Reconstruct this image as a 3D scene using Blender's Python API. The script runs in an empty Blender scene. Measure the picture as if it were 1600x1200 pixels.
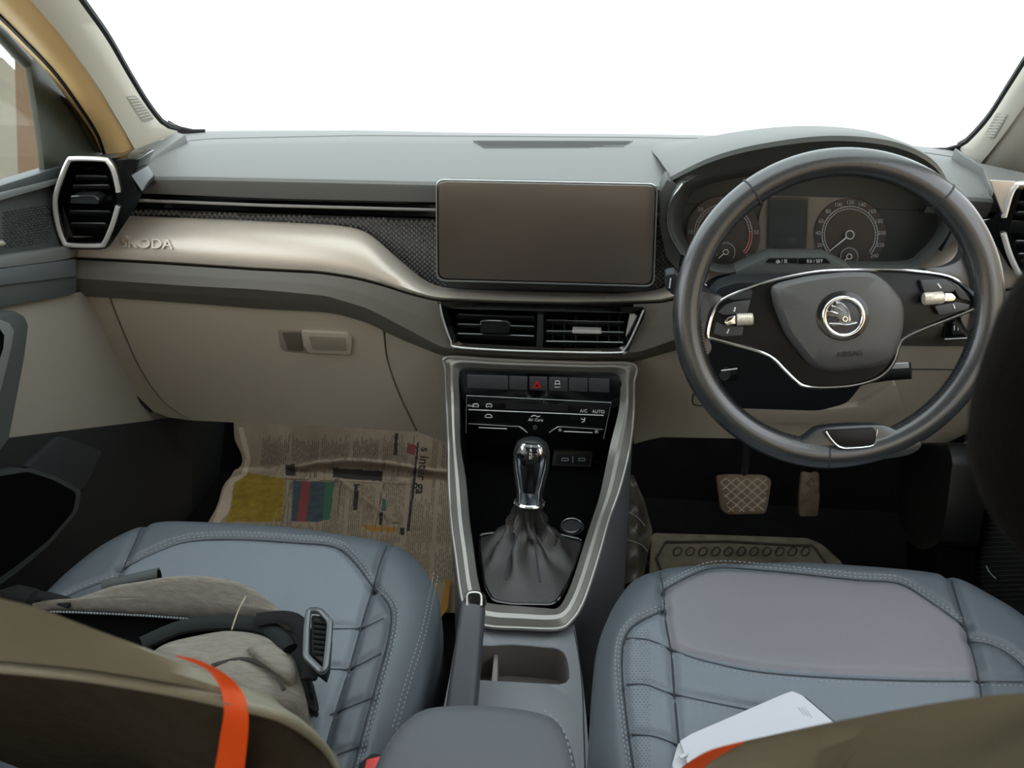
import bpy, bmesh, math, random
from mathutils import Vector, Matrix, noise
rnd = random.Random(7)
scene = bpy.context.scene
COL = scene.collection

# ------------------------------------------------------------------ camera
F = 1209.0
CAM = Vector((0.08, 0.0, 1.15))
YAW, PITCH, ROLL = math.radians(6.7), math.radians(32.7), math.radians(0.9)
FW = Vector((-math.sin(YAW)*math.cos(PITCH), math.cos(YAW)*math.cos(PITCH), -math.sin(PITCH)))
RT0 = Vector((math.cos(YAW), math.sin(YAW), 0)); UP0 = RT0.cross(FW)
RT = RT0*math.cos(ROLL) - UP0*math.sin(ROLL)
UP = UP0*math.cos(ROLL) + RT0*math.sin(ROLL)
cd = bpy.data.cameras.new('camera'); cam = bpy.data.objects.new('camera', cd); COL.objects.link(cam)
cd.sensor_width = 36; cd.lens = 36*F/1600; cd.clip_start = 0.02; cd.clip_end = 200
cam.matrix_world = Matrix((( RT.x, UP.x, -FW.x, CAM.x), (RT.y, UP.y, -FW.y, CAM.y), (RT.z, UP.z, -FW.z, CAM.z), (0,0,0,1)))
cd.dof.use_dof = True; cd.dof.focus_distance = 1.05; cd.dof.aperture_fstop = 9
scene.camera = cam
# ------------------------------------------------------------------ world, sun, exposure
w = bpy.data.worlds.new('world'); scene.world = w; w.use_nodes = True
bg = w.node_tree.nodes['Background']; bg.inputs[0].default_value = (0.91, 0.955, 1.0, 1); bg.inputs[1].default_value = 3.2
vs = scene.view_settings
vs.view_transform = 'Standard'; vs.look = 'None'; vs.gamma = 1; vs.exposure = 0.0; vs.use_curve_mapping = False

# ------------------------------------------------------------------ measuring: photograph ray -> place in the car
def ray(u, v): return FW + RT*((u-800)/F) + UP*((600-v)/F)
def sy(y): return lambda u, v: CAM + ray(u, v)*((y-CAM.y)/ray(u, v).y)
def sz(z): return lambda u, v: CAM + ray(u, v)*((z-CAM.z)/ray(u, v).z)
def sx(x): return lambda u, v: CAM + ray(u, v)*((x-CAM.x)/ray(u, v).x)
def sp(p, n):
    p = Vector(p); n = Vector(n)
    def f(u, v):
        d = ray(u, v); return CAM + d*((p-CAM).dot(n)/d.dot(n))
    return f
def off(f, d):                       # the same surface moved towards the viewer's side by d
    def g(u, v):
        return f(u, v) - ray(u, v).normalized()*d
    return g
def prof(pl):                        # (y, z) profile running along x
    def f(u, v):
        d = ray(u, v); best = None
        for i in range(len(pl)-1):
            (y0, z0), (y1, z1) = pl[i], pl[i+1]
            n = Vector((0, -(z1-z0), (y1-y0))); p = Vector((0, y0, z0))
            den = d.dot(n)
            if abs(den) < 1e-9: continue
            t = (p-CAM).dot(n)/den
            if t <= 0: continue
            q = CAM + d*t
            s = ((q.y-y0)*(y1-y0)+(q.z-z0)*(z1-z0))/((y1-y0)**2+(z1-z0)**2)
            e = max(0, -s, s-1)
            if best is None or e < best[0]-1e-9: best = (e, q)
        return best[1]
    return f

# ------------------------------------------------------------------ materials
def lin(h):
    h = h.lstrip('#'); c = [int(h[i:i+2], 16)/255 for i in (0, 2, 4)]
    return tuple(x/12.92 if x <= 0.04045 else ((x+0.055)/1.055)**2.4 for x in c) + (1,)
MATS = {}
def mat(name, hexc, rough=0.5, metal=0.0, spec=0.5, bump=None, var=None, coat=0.0, emit=None, sheen=0.0):
    if name in MATS: return MATS[name]
    m = bpy.data.materials.new(name); m.use_nodes = True; nt = m.node_tree; N = nt.nodes; L = nt.links
    b = N['Principled BSDF']; c = lin(hexc)
    b.inputs['Base Color'].default_value = c; b.inputs['Roughness'].default_value = rough
    b.inputs['Metallic'].default_value = metal; b.inputs['Specular IOR Level'].default_value = spec
    b.inputs['Coat Weight'].default_value = coat; b.inputs['Sheen Weight'].default_value = sheen
    tc = N.new('ShaderNodeTexCoord')
    if var:                            # (scale, amount) or (scale, amount, stretch)
        n = N.new('ShaderNodeTexNoise'); n.inputs['Scale'].default_value = var[0]; n.inputs['Detail'].default_value = 5
        if len(var) > 2:
            mp = N.new('ShaderNodeMapping'); mp.inputs['Scale'].default_value = var[2]
            L.new(tc.outputs['Object'], mp.inputs[0]); L.new(mp.outputs[0], n.inputs[0])
        else: L.new(tc.outputs['Object'], n.inputs[0])
        r = N.new('ShaderNodeValToRGB'); a = var[1]
        r.color_ramp.elements[0].position = 0.3; r.color_ramp.elements[1].position = 0.7
        r.color_ramp.elements[0].color = (c[0]*(1-a), c[1]*(1-a), c[2]*(1-a), 1)
        r.color_ramp.elements[1].color = (min(1, c[0]*(1+a)), min(1, c[1]*(1+a)), min(1, c[2]*(1+a)), 1)
        L.new(n.outputs['Fac'], r.inputs[0]); L.new(r.outputs[0], b.inputs['Base Color'])
    if bump:                           # (kind, scale, strength)
        k, s, st = bump
        if k == 'noise':
            t = N.new('ShaderNodeTexNoise'); t.inputs['Detail'].default_value = 3; o = t.outputs['Fac']
        else:
            t = N.new('ShaderNodeTexVoronoi'); o = t.outputs['Distance']
        t.inputs['Scale'].default_value = s; L.new(tc.outputs['Object'], t.inputs[0])
        bp = N.new('ShaderNodeBump'); bp.inputs['Strength'].default_value = st; bp.inputs['Distance'].default_value = 0.001
        L.new(o, bp.inputs['Height']); L.new(bp.outputs[0], b.inputs['Normal'])
    if emit:
        b.inputs['Emission Color'].default_value = c; b.inputs['Emission Strength'].default_value = emit
    MATS[name] = m; return m
PAD = mat('dash_pad', '#696a68', 0.55, spec=0.4, bump=('voronoi', 900, 0.15))
HOODM = mat('hood_vinyl', '#4c504e', 0.6, bump=('voronoi', 900, 0.15))
BAND = mat('grey_plastic', '#5a5850', 0.5, bump=('voronoi', 1000, 0.1))
SILVER = mat('champagne_panel', '#cfc6ba', 0.36, metal=0.3, var=(40, 0.05, (1, 30, 30)))
BEIGE = mat('beige_plastic', '#a9a191', 0.55, bump=('voronoi', 900, 0.12))
BEIGED = mat('beige_recess', '#8b8373', 0.6)
GLOSS = mat('gloss_black', '#0b0c0d', 0.12, spec=0.6, coat=0.3)
BLACK = mat('matt_black', '#121416', 0.6, spec=0.3)
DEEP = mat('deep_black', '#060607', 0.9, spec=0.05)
CHROME = mat('chrome', '#e6e8ea', 0.12, metal=1.0)
BRIGHT = mat('bright_trim', '#e4e4e2', 0.25, metal=0.45)
SATIN = mat('satin_chrome', '#b9bcbc', 0.28, metal=1.0)
FRAMEM = mat('console_silver', '#8d8c88', 0.34, metal=0.7)
MESHM = mat('textured_insert', '#3b3e41', 0.45, metal=0.4)
GLOSSW = mat('spoke_black', '#0d0f11', 0.38, spec=0.3)
LEATHER = mat('wheel_leather', '#2c2f31', 0.27, coat=0.25, spec=0.9, bump=('voronoi', 700, 0.12))
PADW = mat('airbag_cover', '#4a4b4b', 0.48, bump=('voronoi', 900, 0.12))
SEAT = mat('seat_leather', '#50585f', 0.5, bump=('voronoi', 500, 0.12))
INSERT = mat('seat_insert', '#69727a', 0.55, bump=('voronoi', 650, 0.35))
SEATD = mat('seat_insert_warm', '#706f76', 0.5, bump=('voronoi', 500, 0.1))
SEAM = mat('seam_dark', '#2b3138', 0.7)
THREAD = mat('grey_thread', '#8f969c', 0.7)
OLIVE = mat('backrest_leather', '#7f7d6d', 0.5, bump=('voronoi', 450, 0.15))
BACKP = mat('backrest_panel', '#37332b', 0.8, spec=0.0, bump=('noise', 300, 0.2), var=(60, 0.12))
ORANGE = mat('orange_silicone', '#ee5a20', 0.42)
CARPET = mat('dark_carpet', '#0f0f0e', 0.95, spec=0.1, bump=('noise', 500, 0.6), var=(25, 0.25))
WARMLIT = mat('warm_lit_trim', '#e2c08a', 0.5, coat=0.2)  # warm light on the left pillar strip, put into its colour
PILLAR = mat('pillar_trim', '#b3ada1', 0.75, bump=('noise', 600, 0.1))
DOORG = mat('door_grey', '#454b4d', 0.5, bump=('voronoi', 900, 0.12))
DOORL = mat('door_light_grey', '#6e7374', 0.45)
DOORD = mat('door_dark', '#191c1e', 0.6)
CONS = mat('console_grey', '#6e7277', 0.5, bump=('voronoi', 900, 0.1))
ARM = mat('armrest_vinyl', '#4f5359', 0.6, bump=('voronoi', 700, 0.15))
BRAKEM = mat('handbrake_grip', '#3d4046', 0.5, bump=('noise', 700, 0.3))
BAGM = mat('bag_fabric', '#77736a', 0.9, var=(70, 0.2, (1, 6, 1)), bump=('noise', 500, 0.5))
WEB = mat('black_webbing', '#131415', 0.8, spec=0.2, bump=('noise', 400, 0.3))
DGREY = mat('bag_lining', '#1f2323', 0.85, spec=0.2)
WHITEB = mat('white_card', '#b9bcc4', 0.6)
WHITEP = mat('white_print', '#e4e6e6', 0.5)
GREYP = mat('grey_print', '#c3c6c8', 0.5)
RED = mat('red_print', '#d3231c', 0.4)
CREAM = mat('roller_ivory', '#d9d3c4', 0.3, metal=0.4)
PEDAL = mat('worn_pedal', '#85725c', 0.5, metal=0.35, var=(60, 0.25))
MATM = mat('floor_mat', '#6e6553', 0.9, var=(40, 0.2), bump=('noise', 300, 0.5))
LINER = mat('plastic_liner', '#5d574a', 0.35, var=(30, 0.25), bump=('noise', 60, 0.6))
BROWNH = mat('dark_brown_fabric', '#0b0704', 0.95, spec=0.1, var=(14, 0.45), bump=('noise', 220, 0.8))
FACE = mat('cluster_face', '#8d857c', 0.45)
DIAL = mat('dial_dark', '#5a534e', 0.4)
DISP = mat('cluster_display', '#4b5252', 0.25)
SCREENM = mat('dark_screen_glass', '#4a423b', 0.28, spec=0.8)
HEADL = mat('roof_lining', '#b5b0a6', 0.9)
OUTBROWN = mat('outside_post', '#5e4730', 0.8, var=(3, 0.1))
OUTGREY = mat('outside_wall', '#756e62', 0.9, var=(2, 0.1))
RUBBER = mat('black_rubber', '#22262a', 0.7)

def glass_mat(name, tint, refl=0.03):
    m = bpy.data.materials.new(name); m.use_nodes = True; nt = m.node_tree; N = nt.nodes; L = nt.links
    N.remove(N['Principled BSDF']); t = N.new('ShaderNodeBsdfTransparent'); t.inputs[0].default_value = lin(tint)
    g = N.new('ShaderNodeBsdfGlossy'); g.inputs['Roughness'].default_value = 0.02
    mx = N.new('ShaderNodeMixShader'); mx.inputs[0].default_value = refl; L.new(t.outputs[0], mx.inputs[1]); L.new(g.outputs[0], mx.inputs[2])
    L.new(mx.outputs[0], N['Material Output'].inputs[0]); return m
GLASS = glass_mat('window_glass', '#f4f8f6'); GLASSD = glass_mat('lens_glass', '#f2f2f2')

# ------------------------------------------------------------------ mesh helpers
def V3(p): return Vector((p[0], p[1], p[2] if len(p) > 2 else 0.0))
def bez(pts, n, closed=False):       # Catmull-Rom through points (any dimension)
    P = [V3(p) for p in pts]; m = len(P); out = []
    segs = m if closed else m-1
    for s in range(segs):
        if closed: a, b, c, d = P[(s-1) % m], P[s], P[(s+1) % m], P[(s+2) % m]
        else: a, b, c, d = P[max(s-1, 0)], P[s], P[s+1], P[min(s+2, m-1)]
        for k in range(n):
            t = k/n
            out.append(0.5*((2*b)+(c-a)*t+(2*a-5*b+4*c-d)*t*t+(3*b-a-3*c+d)*t*t*t))
    if not closed: out.append(P[-1].copy())
    return out
def rs(pts, n, closed=False):        # resample by length
    P = [V3(p) for p in pts]
    if closed: P = P + [P[0]]
    L = [0]
    for i in range(1, len(P)): L.append(L[-1]+(P[i]-P[i-1]).length)
    out = []; k = 0; T = L[-1]; N = n if closed else n-1
    for i in range(n):
        t = T*i/N
        while k < len(P)-2 and L[k+1] < t: k += 1
        d = L[k+1]-L[k]; f = 0 if d < 1e-12 else (t-L[k])/d
        out.append(P[k].lerp(P[k+1], min(1, max(0, f))))
    return out
def rp(pts, r, seg=4):               # round the corners of a pixel polygon
    P = [V3(p) for p in pts]; n = len(P); out = []
    for i in range(n):
        a, b, c = P[i-1], P[i], P[(i+1) % n]
        e = (a-b); g = (c-b); rr = min(r, e.length*0.45, g.length*0.45)
        p, q = b+e.normalized()*rr, b+g.normalized()*rr
        for k in range(seg+1):
            t = k/seg; out.append((1-t)**2*p+2*t*(1-t)*b+t*t*q)
    return out
def interp(pts):                     # v as a smoothed function of u
    X = [p[0] for p in pts]; Y = [p[1] for p in pts]
    def raw(u):
        if u <= X[0]: return Y[0]+(Y[1]-Y[0])/(X[1]-X[0])*(u-X[0])
        for i in range(len(X)-1):
            if u <= X[i+1]: return Y[i]+(Y[i+1]-Y[i])*(u-X[i])/(X[i+1]-X[i])
        return Y[-1]+(Y[-1]-Y[-2])/(X[-1]-X[-2])*(u-X[-1])
    return lambda u: (raw(u-12)+raw(u-6)+2*raw(u)+raw(u+6)+raw(u+12))/6
def inside(p, poly):
    x, y = p[0], p[1]; c = False; n = len(poly); j = n-1
    for i in range(n):
        xi, yi, xj, yj = poly[i][0], poly[i][1], poly[j][0], poly[j][1]
        if (yi > y) != (yj > y) and x < (xj-xi)*(y-yi)/(yj-yi)+xi: c = not c
        j = i
    return c
def segdist(px, py, line):
    best = 9
    for i in range(len(line)-1):
        ax, ay, bx, by = line[i][0], line[i][1], line[i+1][0], line[i+1][1]
        dx, dy = bx-ax, by-ay; l = dx*dx+dy*dy
        t = 0 if l == 0 else max(0, min(1, ((px-ax)*dx+(py-ay)*dy)/l))
        d = (px-ax-t*dx)**2+(py-ay-t*dy)**2
        if d < best: best = d
        if d == 0: return 0
    return math.sqrt(best)
class MB:
    def __init__(s): s.v = []; s.f = []; s.m = []
    def add(s, vs, fs, mi=0):
        o = len(s.v); s.v += [tuple(x) for x in vs]; s.f += [[i+o for i in f] for f in fs]; s.m += [mi]*len(fs); return s
    def loft(s, rows, closed=False, mi=0):
        n = len(rows[0]); vs = [p for r in rows for p in r]; fs = []
        for i in range(len(rows)-1):
            for j in range(n if closed else n-1):
                k = (j+1) % n; fs.append([i*n+j, i*n+k, (i+1)*n+k, (i+1)*n+j])
        return s.add(vs, fs, mi)
    def cap(s, pts, mi=0): return s.add(pts, [list(range(len(pts)))], mi)
    def solid(s, rows, caps=True, mi=0):
        s.loft(rows, True, mi)
        if caps: s.cap(list(reversed(rows[0])), mi); s.cap(rows[-1], mi)
        return s
    def prism(s, pts, d, mi=0):
        d = Vector(d); return s.solid([[p+d for p in pts], list(pts)], mi=mi)
    def tube(s, path, r, n=8, closed=False, flat=1.0, mi=0, nrm=None):
        P = [Vector(p) for p in path]; m = len(P); rows = []
        ref = Vector(nrm) if nrm else None; prev = None
        for i in range(m):
            t = (P[(i+1) % m]-P[i-1]) if closed else (P[min(i+1, m-1)]-P[max(i-1, 0)])
            if t.length < 1e-9: t = Vector((1, 0, 0))
            t.normalize()
            base = ref if ref else (prev if prev else (Vector((0, 0, 1)) if abs(t.z) < 0.9 else Vector((1, 0, 0))))
            a = base - t*base.dot(t)
            if a.length < 1e-6: a = t.orthogonal()
            a.normalize(); b = t.cross(a); prev = a
            R = r[i] if isinstance(r, (list, tuple)) else r
            rows.append([P[i]+a*(R*flat*math.cos(2*math.pi*k/n))+b*(R*math.sin(2*math.pi*k/n)) for k in range(n)])
        if closed: rows.append(rows[0]); s.loft(rows, True, mi)
        else: s.solid(rows, mi=mi)
        return s
    def box(s, c, sz_, R=None, mi=0):
        c = Vector(c); a, b, d = (x/2 for x in sz_); R = R or Matrix.Identity(3)
        vs = [c+R @ Vector((x*a, y*b, z*d)) for x in (-1, 1) for y in (-1, 1) for z in (-1, 1)]
        return s.add(vs, [[0, 1, 3, 2], [4, 6, 7, 5], [0, 4, 5, 1], [2, 3, 7, 6], [0, 2, 6, 4], [1, 5, 7, 3]], mi)
    def build(s, name, m, parent=None, smooth=35, bevel=None, kind=None):
        me = bpy.data.meshes.new(name); me.from_pydata(s.v, [], s.f)
        ms = m if isinstance(m, (list, tuple)) else [m]
        for x in ms: me.materials.append(x)
        me.polygons.foreach_set('material_index', s.m)
        bm = bmesh.new(); bm.from_mesh(me)
        bmesh.ops.remove_doubles(bm, verts=bm.verts, dist=1e-6)
        bmesh.ops.recalc_face_normals(bm, faces=bm.faces)
        if bevel:
            es = [e for e in bm.edges if len(e.link_faces) == 2 and e.calc_face_angle(0) > 0.6]
            if es:
                try: bmesh.ops.bevel(bm, geom=es, offset=bevel, segments=2, affect='EDGES', profile=0.6, clamp_overlap=True)
                except Exception: pass
        bm.to_mesh(me); bm.free()
        if smooth:
            me.polygons.foreach_set('use_smooth', [True]*len(me.polygons)); me.set_sharp_from_angle(angle=math.radians(smooth))
        o = bpy.data.objects.new(name, me); COL.objects.link(o)
        if parent:
            o.parent = parent; o.matrix_parent_inverse = Matrix.Translation(-GLOC[parent.name])
        if kind: o['kind'] = kind
        GLOC[o.name] = Vector((0, 0, 0))
        return o
GLOC = {}
def tag(o, label=None, cat=None, group=None, kind=None):
    if label: o['label'] = label
    if cat: o['category'] = cat
    if group: o['group'] = group
    if kind: o['kind'] = kind
    return o
def thing(name, loc, label, cat, group=None, kind=None):
    o = bpy.data.objects.new(name, None); COL.objects.link(o); o.location = loc; o.empty_display_size = 0.05
    GLOC[o.name] = Vector(loc); return tag(o, label, cat, group, kind)
def newell(P):
    n = Vector((0, 0, 0))
    for i in range(len(P)):
        a, b = P[i], P[(i+1) % len(P)]
        n += Vector(((a.y-b.y)*(a.z+b.z), (a.z-b.z)*(a.x+b.x), (a.x-b.x)*(a.y+b.y)))
    n.normalize()
    c = sum(P, Vector())/len(P)
    return n if n.dot(CAM-c) > 0 else -n
def plate(name, px, surf, th, m, parent=None, r=0, bevel=0.0008, sm=0, d=None, smooth=35):
    if r: px = rp(px, r)
    if sm: px = bez(px, sm, True)
    P = [surf(p[0], p[1]) for p in px]; n = newell(P)
    return MB().prism(P, d if d is not None else -n*th).build(name, m, parent, smooth, bevel)
def line(name, px, surf, r, m, parent=None, n=6, closed=False, sm=6, flat=1.0, kind=None):
    P = [surf(p[0], p[1]) for p in (bez(px, sm, closed) if sm else px)]
    return MB().tube(P, r, n, closed, flat).build(name, m, parent, 60, kind=kind)
def dashes(name, lines, surf, r, m, parent, gap=0.007, ln=0.0045):     # sewn stitches, one joined part
    mb = MB()
    for px in lines:
        P = [surf(p[0], p[1]) for p in bez(px, 8)]
        T = sum((P[i+1]-P[i]).length for i in range(len(P)-1)); k = max(2, int(T/gap))
        Q = rs(P, k*2+1)
        for i in range(k): mb.tube([Q[2*i], Q[2*i].lerp(Q[2*i+1], ln/gap*2 if ln/gap*2 < 1 else 1)], r, 4)
    return mb.build(name, m, parent, 0, kind='stuff')
def ringpts(cx, cy, rx, ry, n=40, a0=0, a1=2*math.pi, closed=True):
    return [(cx+rx*math.cos(a0+(a1-a0)*i/(n if closed else n-1)), cy+ry*math.sin(a0+(a1-a0)*i/(n if closed else n-1))) for i in range(n)]
def text(name, s, uv, surf, h_px, m, parent, span=8, depth=0.0002, ang=0, bold=0.0, lift=0.0006, stretch=1.0):
    cu = bpy.data.curves.new(name, 'FONT'); cu.body = s; cu.size = 1; cu.align_x = 'CENTER'; cu.align_y = 'CENTER'; cu.offset = bold; cu.extrude = depth
    to = bpy.data.objects.new(name+'_tmp', cu); COL.objects.link(to)
    dg = bpy.context.evaluated_depsgraph_get(); me = bpy.data.meshes.new_from_object(to.evaluated_get(dg))
    bpy.data.objects.remove(to)
    u, v = uv; ca, sa = math.cos(math.radians(ang)), math.sin(math.radians(ang))
    ex = (surf(u+span*ca, v-span*sa)-surf(u-span*ca, v+span*sa))/(2*span); o = (surf(u+span*ca, v-span*sa)+surf(u-span*ca, v+span*sa))/2; ey = (surf(u-4*sa, v-4*ca)-surf(u+4*sa, v+4*ca))/8
    n = ex.cross(ey).normalized()
    if n.dot(CAM-o) < 0: n = -n
    me.transform(Matrix(((ex.x*h_px*stretch, ey.x*h_px, n.x, o.x+n.x*lift), (ex.y*h_px*stretch, ey.y*h_px, n.y, o.y+n.y*lift), (ex.z*h_px*stretch, ey.z*h_px, n.z, o.z+n.z*lift), (0, 0, 0, 1))))
    me.materials.clear(); me.materials.append(m)
    ob = bpy.data.objects.new(name, me); COL.objects.link(ob); GLOC[ob.name] = Vector()
    if parent: ob.parent = parent; ob.matrix_parent_inverse = Matrix.Translation(-GLOC[parent.name])
    return ob
def coons(top, bot, left, right, nu, nv, depth):   # pixel-edged patch; depth(u, v) -> point
    T = rs(top, nu); B = rs(bot, nu); Lf = rs(left, nv); R = rs(right, nv); rows = []
    for j in range(nv):
        b = j/(nv-1); row = []
        for i in range(nu):
            a = i/(nu-1)
            p = (1-b)*T[i]+b*B[i]+(1-a)*Lf[j]+a*R[j]-((1-a)*(1-b)*T[0]+a*(1-b)*T[-1]+(1-a)*b*B[0]+a*b*B[-1])
            row.append(depth(p[0], p[1]))
        rows.append(row)
    return rows
def thick(rows, d):                  # closed slab from a grid of points
    d = Vector(d); back = [[p+d for p in r] for r in rows]; mb = MB()
    mb.loft(rows); mb.loft(back)
    edge = [rows[0][i] for i in range(len(rows[0]))]+[r[-1] for r in rows[1:]]+list(reversed(rows[-1][:-1]))+[r[0] for r in reversed(rows[1:-1])]
    mb.loft([edge, [p+d for p in edge]], True)
    return mb

from mathutils.bvhtree import BVHTree
def bvh_of(mbs):
    v = []; f = []
    for m in mbs:
        o = len(v); v += [Vector(p) for p in m.v]; f += [[i+o for i in q] for q in m.f]
    return BVHTree.FromPolygons(v, f)
def cast(bv, lift, fallback):
    def f(u, v):
        d = ray(u, v).normalized(); h = bv.ray_cast(CAM, d)
        if h[0] is None: return fallback(u, v)-d*lift
        return h[0]-d*lift
    return f
# ================================================================== SETTING
def struct(o, label, cat): return tag(o, label, cat, kind='structure')
FLOORP = [(-1.2, 0.0), (1.34, 0.0), (1.62, 0.32), (1.63, 0.58)]
mb = MB(); fx = [-0.78, 0.78]
rows = [[Vector((x, y, z)) for x in fx] for (y, z) in FLOORP[:2]]
struct(thick(rows, (0, 0, -0.03)).build('floor', CARPET), 'dark carpeted car floor below the seats', 'floor')
rows = [[Vector((x, y, z)) for x in fx] for (y, z) in FLOORP[1:]]
struct(thick(rows, (0, 0.02, -0.03)).build('wall_front', CARPET), 'dark sloping toe board under the dashboard', 'wall')
# roof with open windscreen, side windows and rear window
mb = MB()
rows = [[Vector((x, y, 1.40+0.03*math.cos(x*2)-max(0, y-0.45)*0.4)) for x in [-0.62+1.24*i/8 for i in range(9)]] for y in (-1.5, -0.8, 0.0, 0.45, 0.62)]
struct(thick(rows, (0, 0, 0.03)).build('ceiling', HEADL), 'pale roof lining above the front seats', 'ceiling')
# windscreen pillars ------------------------------------------------
def lerp_x(xa, xb):                  # pillar leans inwards as it rises: x depends on the row of the picture
    def f(u, v): return sx(xa+(xb-xa)*(240-v)/240)(u, v)
    return f
def pillar(name, label, edge, seam, outer, fa, fb, fc, glass_lip, grille, fg):
    t = thing(name, (fa(*edge[0]).x, fa(*edge[-1]).y, 0.75), label, 'pillar', kind='structure')
    n = 26
    A = [fa(*p) for p in rs(bez([p+(0,) if len(p) == 2 else p for p in edge], 6), n) for p in [(p[0], p[1])]]
    B = [fb(p[0], p[1]) for p in rs(bez([p+(0,) for p in seam], 6), n)]
    C = [fc(p[0], p[1]) for p in rs(bez([p+(0,) for p in outer], 6), n)]
    s = 1 if A[0].x > 0 else -1
    for L_, e in ((A, (0.56, 0.66, 1.36)), (B, (0.60, 0.60, 1.37)), (C, (0.645, 0.50, 1.38))):
        a0 = L_[-1].copy(); L_ += [a0.lerp(Vector((s*e[0], e[1], e[2])), k/6) for k in range(1, 7)]
    up = Vector((s*0.02, 0.03, 0.0))
    m1 = [a.lerp(b, 0.5)+Vector((-s*0.006, -0.006, 0.002)) for a, b in zip(A, B)]
    MB().loft([[p+up for p in A], A, m1, B, [p+Vector((s*0.02, 0.01, 0)) for p in B]]).build('pillar_cover', PILLAR, t, 50)
    m2 = [b.lerp(c, 0.5)+Vector((-s*0.004, -0.006, 0.0)) for b, c in zip(B, C)]
    MB().loft([[p+Vector((s*0.003, 0.003, 0)) for p in B], m2, C, [p+Vector((s*0.04, 0.03, 0)) for p in C]]).build('door_aperture_trim', PILLAR if s > 0 else WARMLIT, t, 50)
    MB().tube([p+Vector((s*0.006, 0.012, 0.004)) for p in A], 0.006, 6).build('windscreen_seal', BLACK, t)
    MB().tube([p+Vector((s*0.004, 0.006, 0)) for p in C], 0.006, 6).build('door_seal', BLACK, t)
    g = plate('speaker_grille', grille, fg, 0.003, mat('grille_grey', '#9d9a95', 0.7), t, r=4)
    (a, b, c, d) = grille
    for i in range(1, 9):
        f = i/9; p = (a[0]+(d[0]-a[0])*f, a[1]+(d[1]-a[1])*f); q = (b[0]+(c[0]-b[0])*f, b[1]+(c[1]-b[1])*f)
        P = [off(fg, 0.0012)(p[0]+(q[0]-p[0])*k, p[1]+(q[1]-p[1])*k) for k in (0.1, 0.9)]
        MB().tube(P, 0.0009, 4).build('slat', PILLAR, g)
    return t
fL = lerp_x(-0.705, -0.615)
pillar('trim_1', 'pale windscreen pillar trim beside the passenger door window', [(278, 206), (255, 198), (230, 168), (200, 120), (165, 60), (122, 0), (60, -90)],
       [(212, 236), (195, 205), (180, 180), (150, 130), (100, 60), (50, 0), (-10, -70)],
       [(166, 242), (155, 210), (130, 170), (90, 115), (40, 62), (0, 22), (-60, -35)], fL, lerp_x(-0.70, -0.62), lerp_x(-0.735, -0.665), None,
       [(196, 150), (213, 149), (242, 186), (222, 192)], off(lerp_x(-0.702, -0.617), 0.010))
fR = lerp_x(0.705, 0.615)
pillar('trim_2', 'pale windscreen pillar trim beside the driver air vent', [(1498, 232), (1512, 224), (1545, 188), (1575, 142), (1600, 103), (1640, 40), (1700, -60)],
       [(1530, 258), (1545, 240), (1572, 205), (1600, 165), (1640, 105), (1690, 20), (1740, -60)],
       [(1602, 272), (1625, 240), (1650, 200), (1680, 150), (1710, 100), (1750, 30), (1800, -60)], fR, lerp_x(0.70, 0.62), lerp_x(0.735, 0.665), None,
       [(1557, 176), (1576, 178), (1552, 218), (1534, 218)], off(lerp_x(0.702, 0.617), 0.010))
# windscreen glass
gr = [[Vector((x*(1-0.12*t), 1.43-0.72*t, 0.77+0.60*t+0.02*math.cos(x*2))) for x in [-0.70+1.40*i/12 for i in range(13)]] for t in [j/6 for j in range(7)]]
struct(thick(gr, (0, 0.003, 0.004)).build('window_1', GLASS), 'clear windscreen glass above the dashboard, blown out white', 'windscreen')
# black ceramic border along the base of the windscreen
for nm, pts, lb in (('trim_3', [(262, 190), (278, 199), (300, 204), (320, 204), (320, 209), (270, 209)], 'black painted border at the passenger side windscreen corner'), ('trim_4', [(1525, 213), (1505, 226), (1480, 233), (1455, 234), (1455, 238), (1515, 236)], 'black painted border at the driver side windscreen corner')):
    struct(MB().prism([sy(1.425)(*p) for p in pts], (0, 0.004, 0.002)).build(nm, BLACK), lb, 'border')
# outside: pale ground and unseen walls added to throw warm light into the cabin
GROUND = mat('pale_ground', '#e3e1db', 0.95, var=(2, 0.15)); BOUNCE = mat('bounce_wall', '#d8c2a2', 0.9, var=(1.5, 0.12))
struct(MB().box((0, 0, -0.40), (30, 30, 0.1)).build('floor_outside', GROUND, None, 0), 'pale ground added outside the car', 'ground')
struct(MB().box((0, -4.5, 1.3), (14, 0.2, 3.4)).build('wall_bounce_rear', BOUNCE, None, 0), 'unseen warm wall added behind the car to reflect light', 'wall')
struct(MB().box((4.0, -1.5, 1.1), (0.2, 8, 3.0)).build('wall_bounce_side', BOUNCE, None, 0), 'unseen warm wall added on the driver side to reflect light', 'wall')
out = thing('post_outside', sx(-2.4)(45, 330), 'blurred brown post outside the passenger window', 'post', kind='structure')
MB().prism([sx(-2.4)(*p) for p in [(17, -100), (44, -100), (68, 400), (32, 400)]], ray(40, 150)*0.15).build('post_shaft', OUTBROWN, out)
MB().prism([sx(-2.38)(*p) for p in [(16, 80), (48, 86), (50, 92), (16, 86)]], ray(40, 150)*0.18).build('post_collar', OUTBROWN, out)
mb = MB().prism([sx(-3.2)(*p) for p in [(-260, 78), (-20, 84), (4, 90), (24, 110), (34, 150), (56, 420), (-260, 440)]], (-0.2, 0, 0))
struct(mb.build('wall_outside', OUTGREY, None), 'blurred pale wall seen through the passenger window', 'wall')

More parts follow.
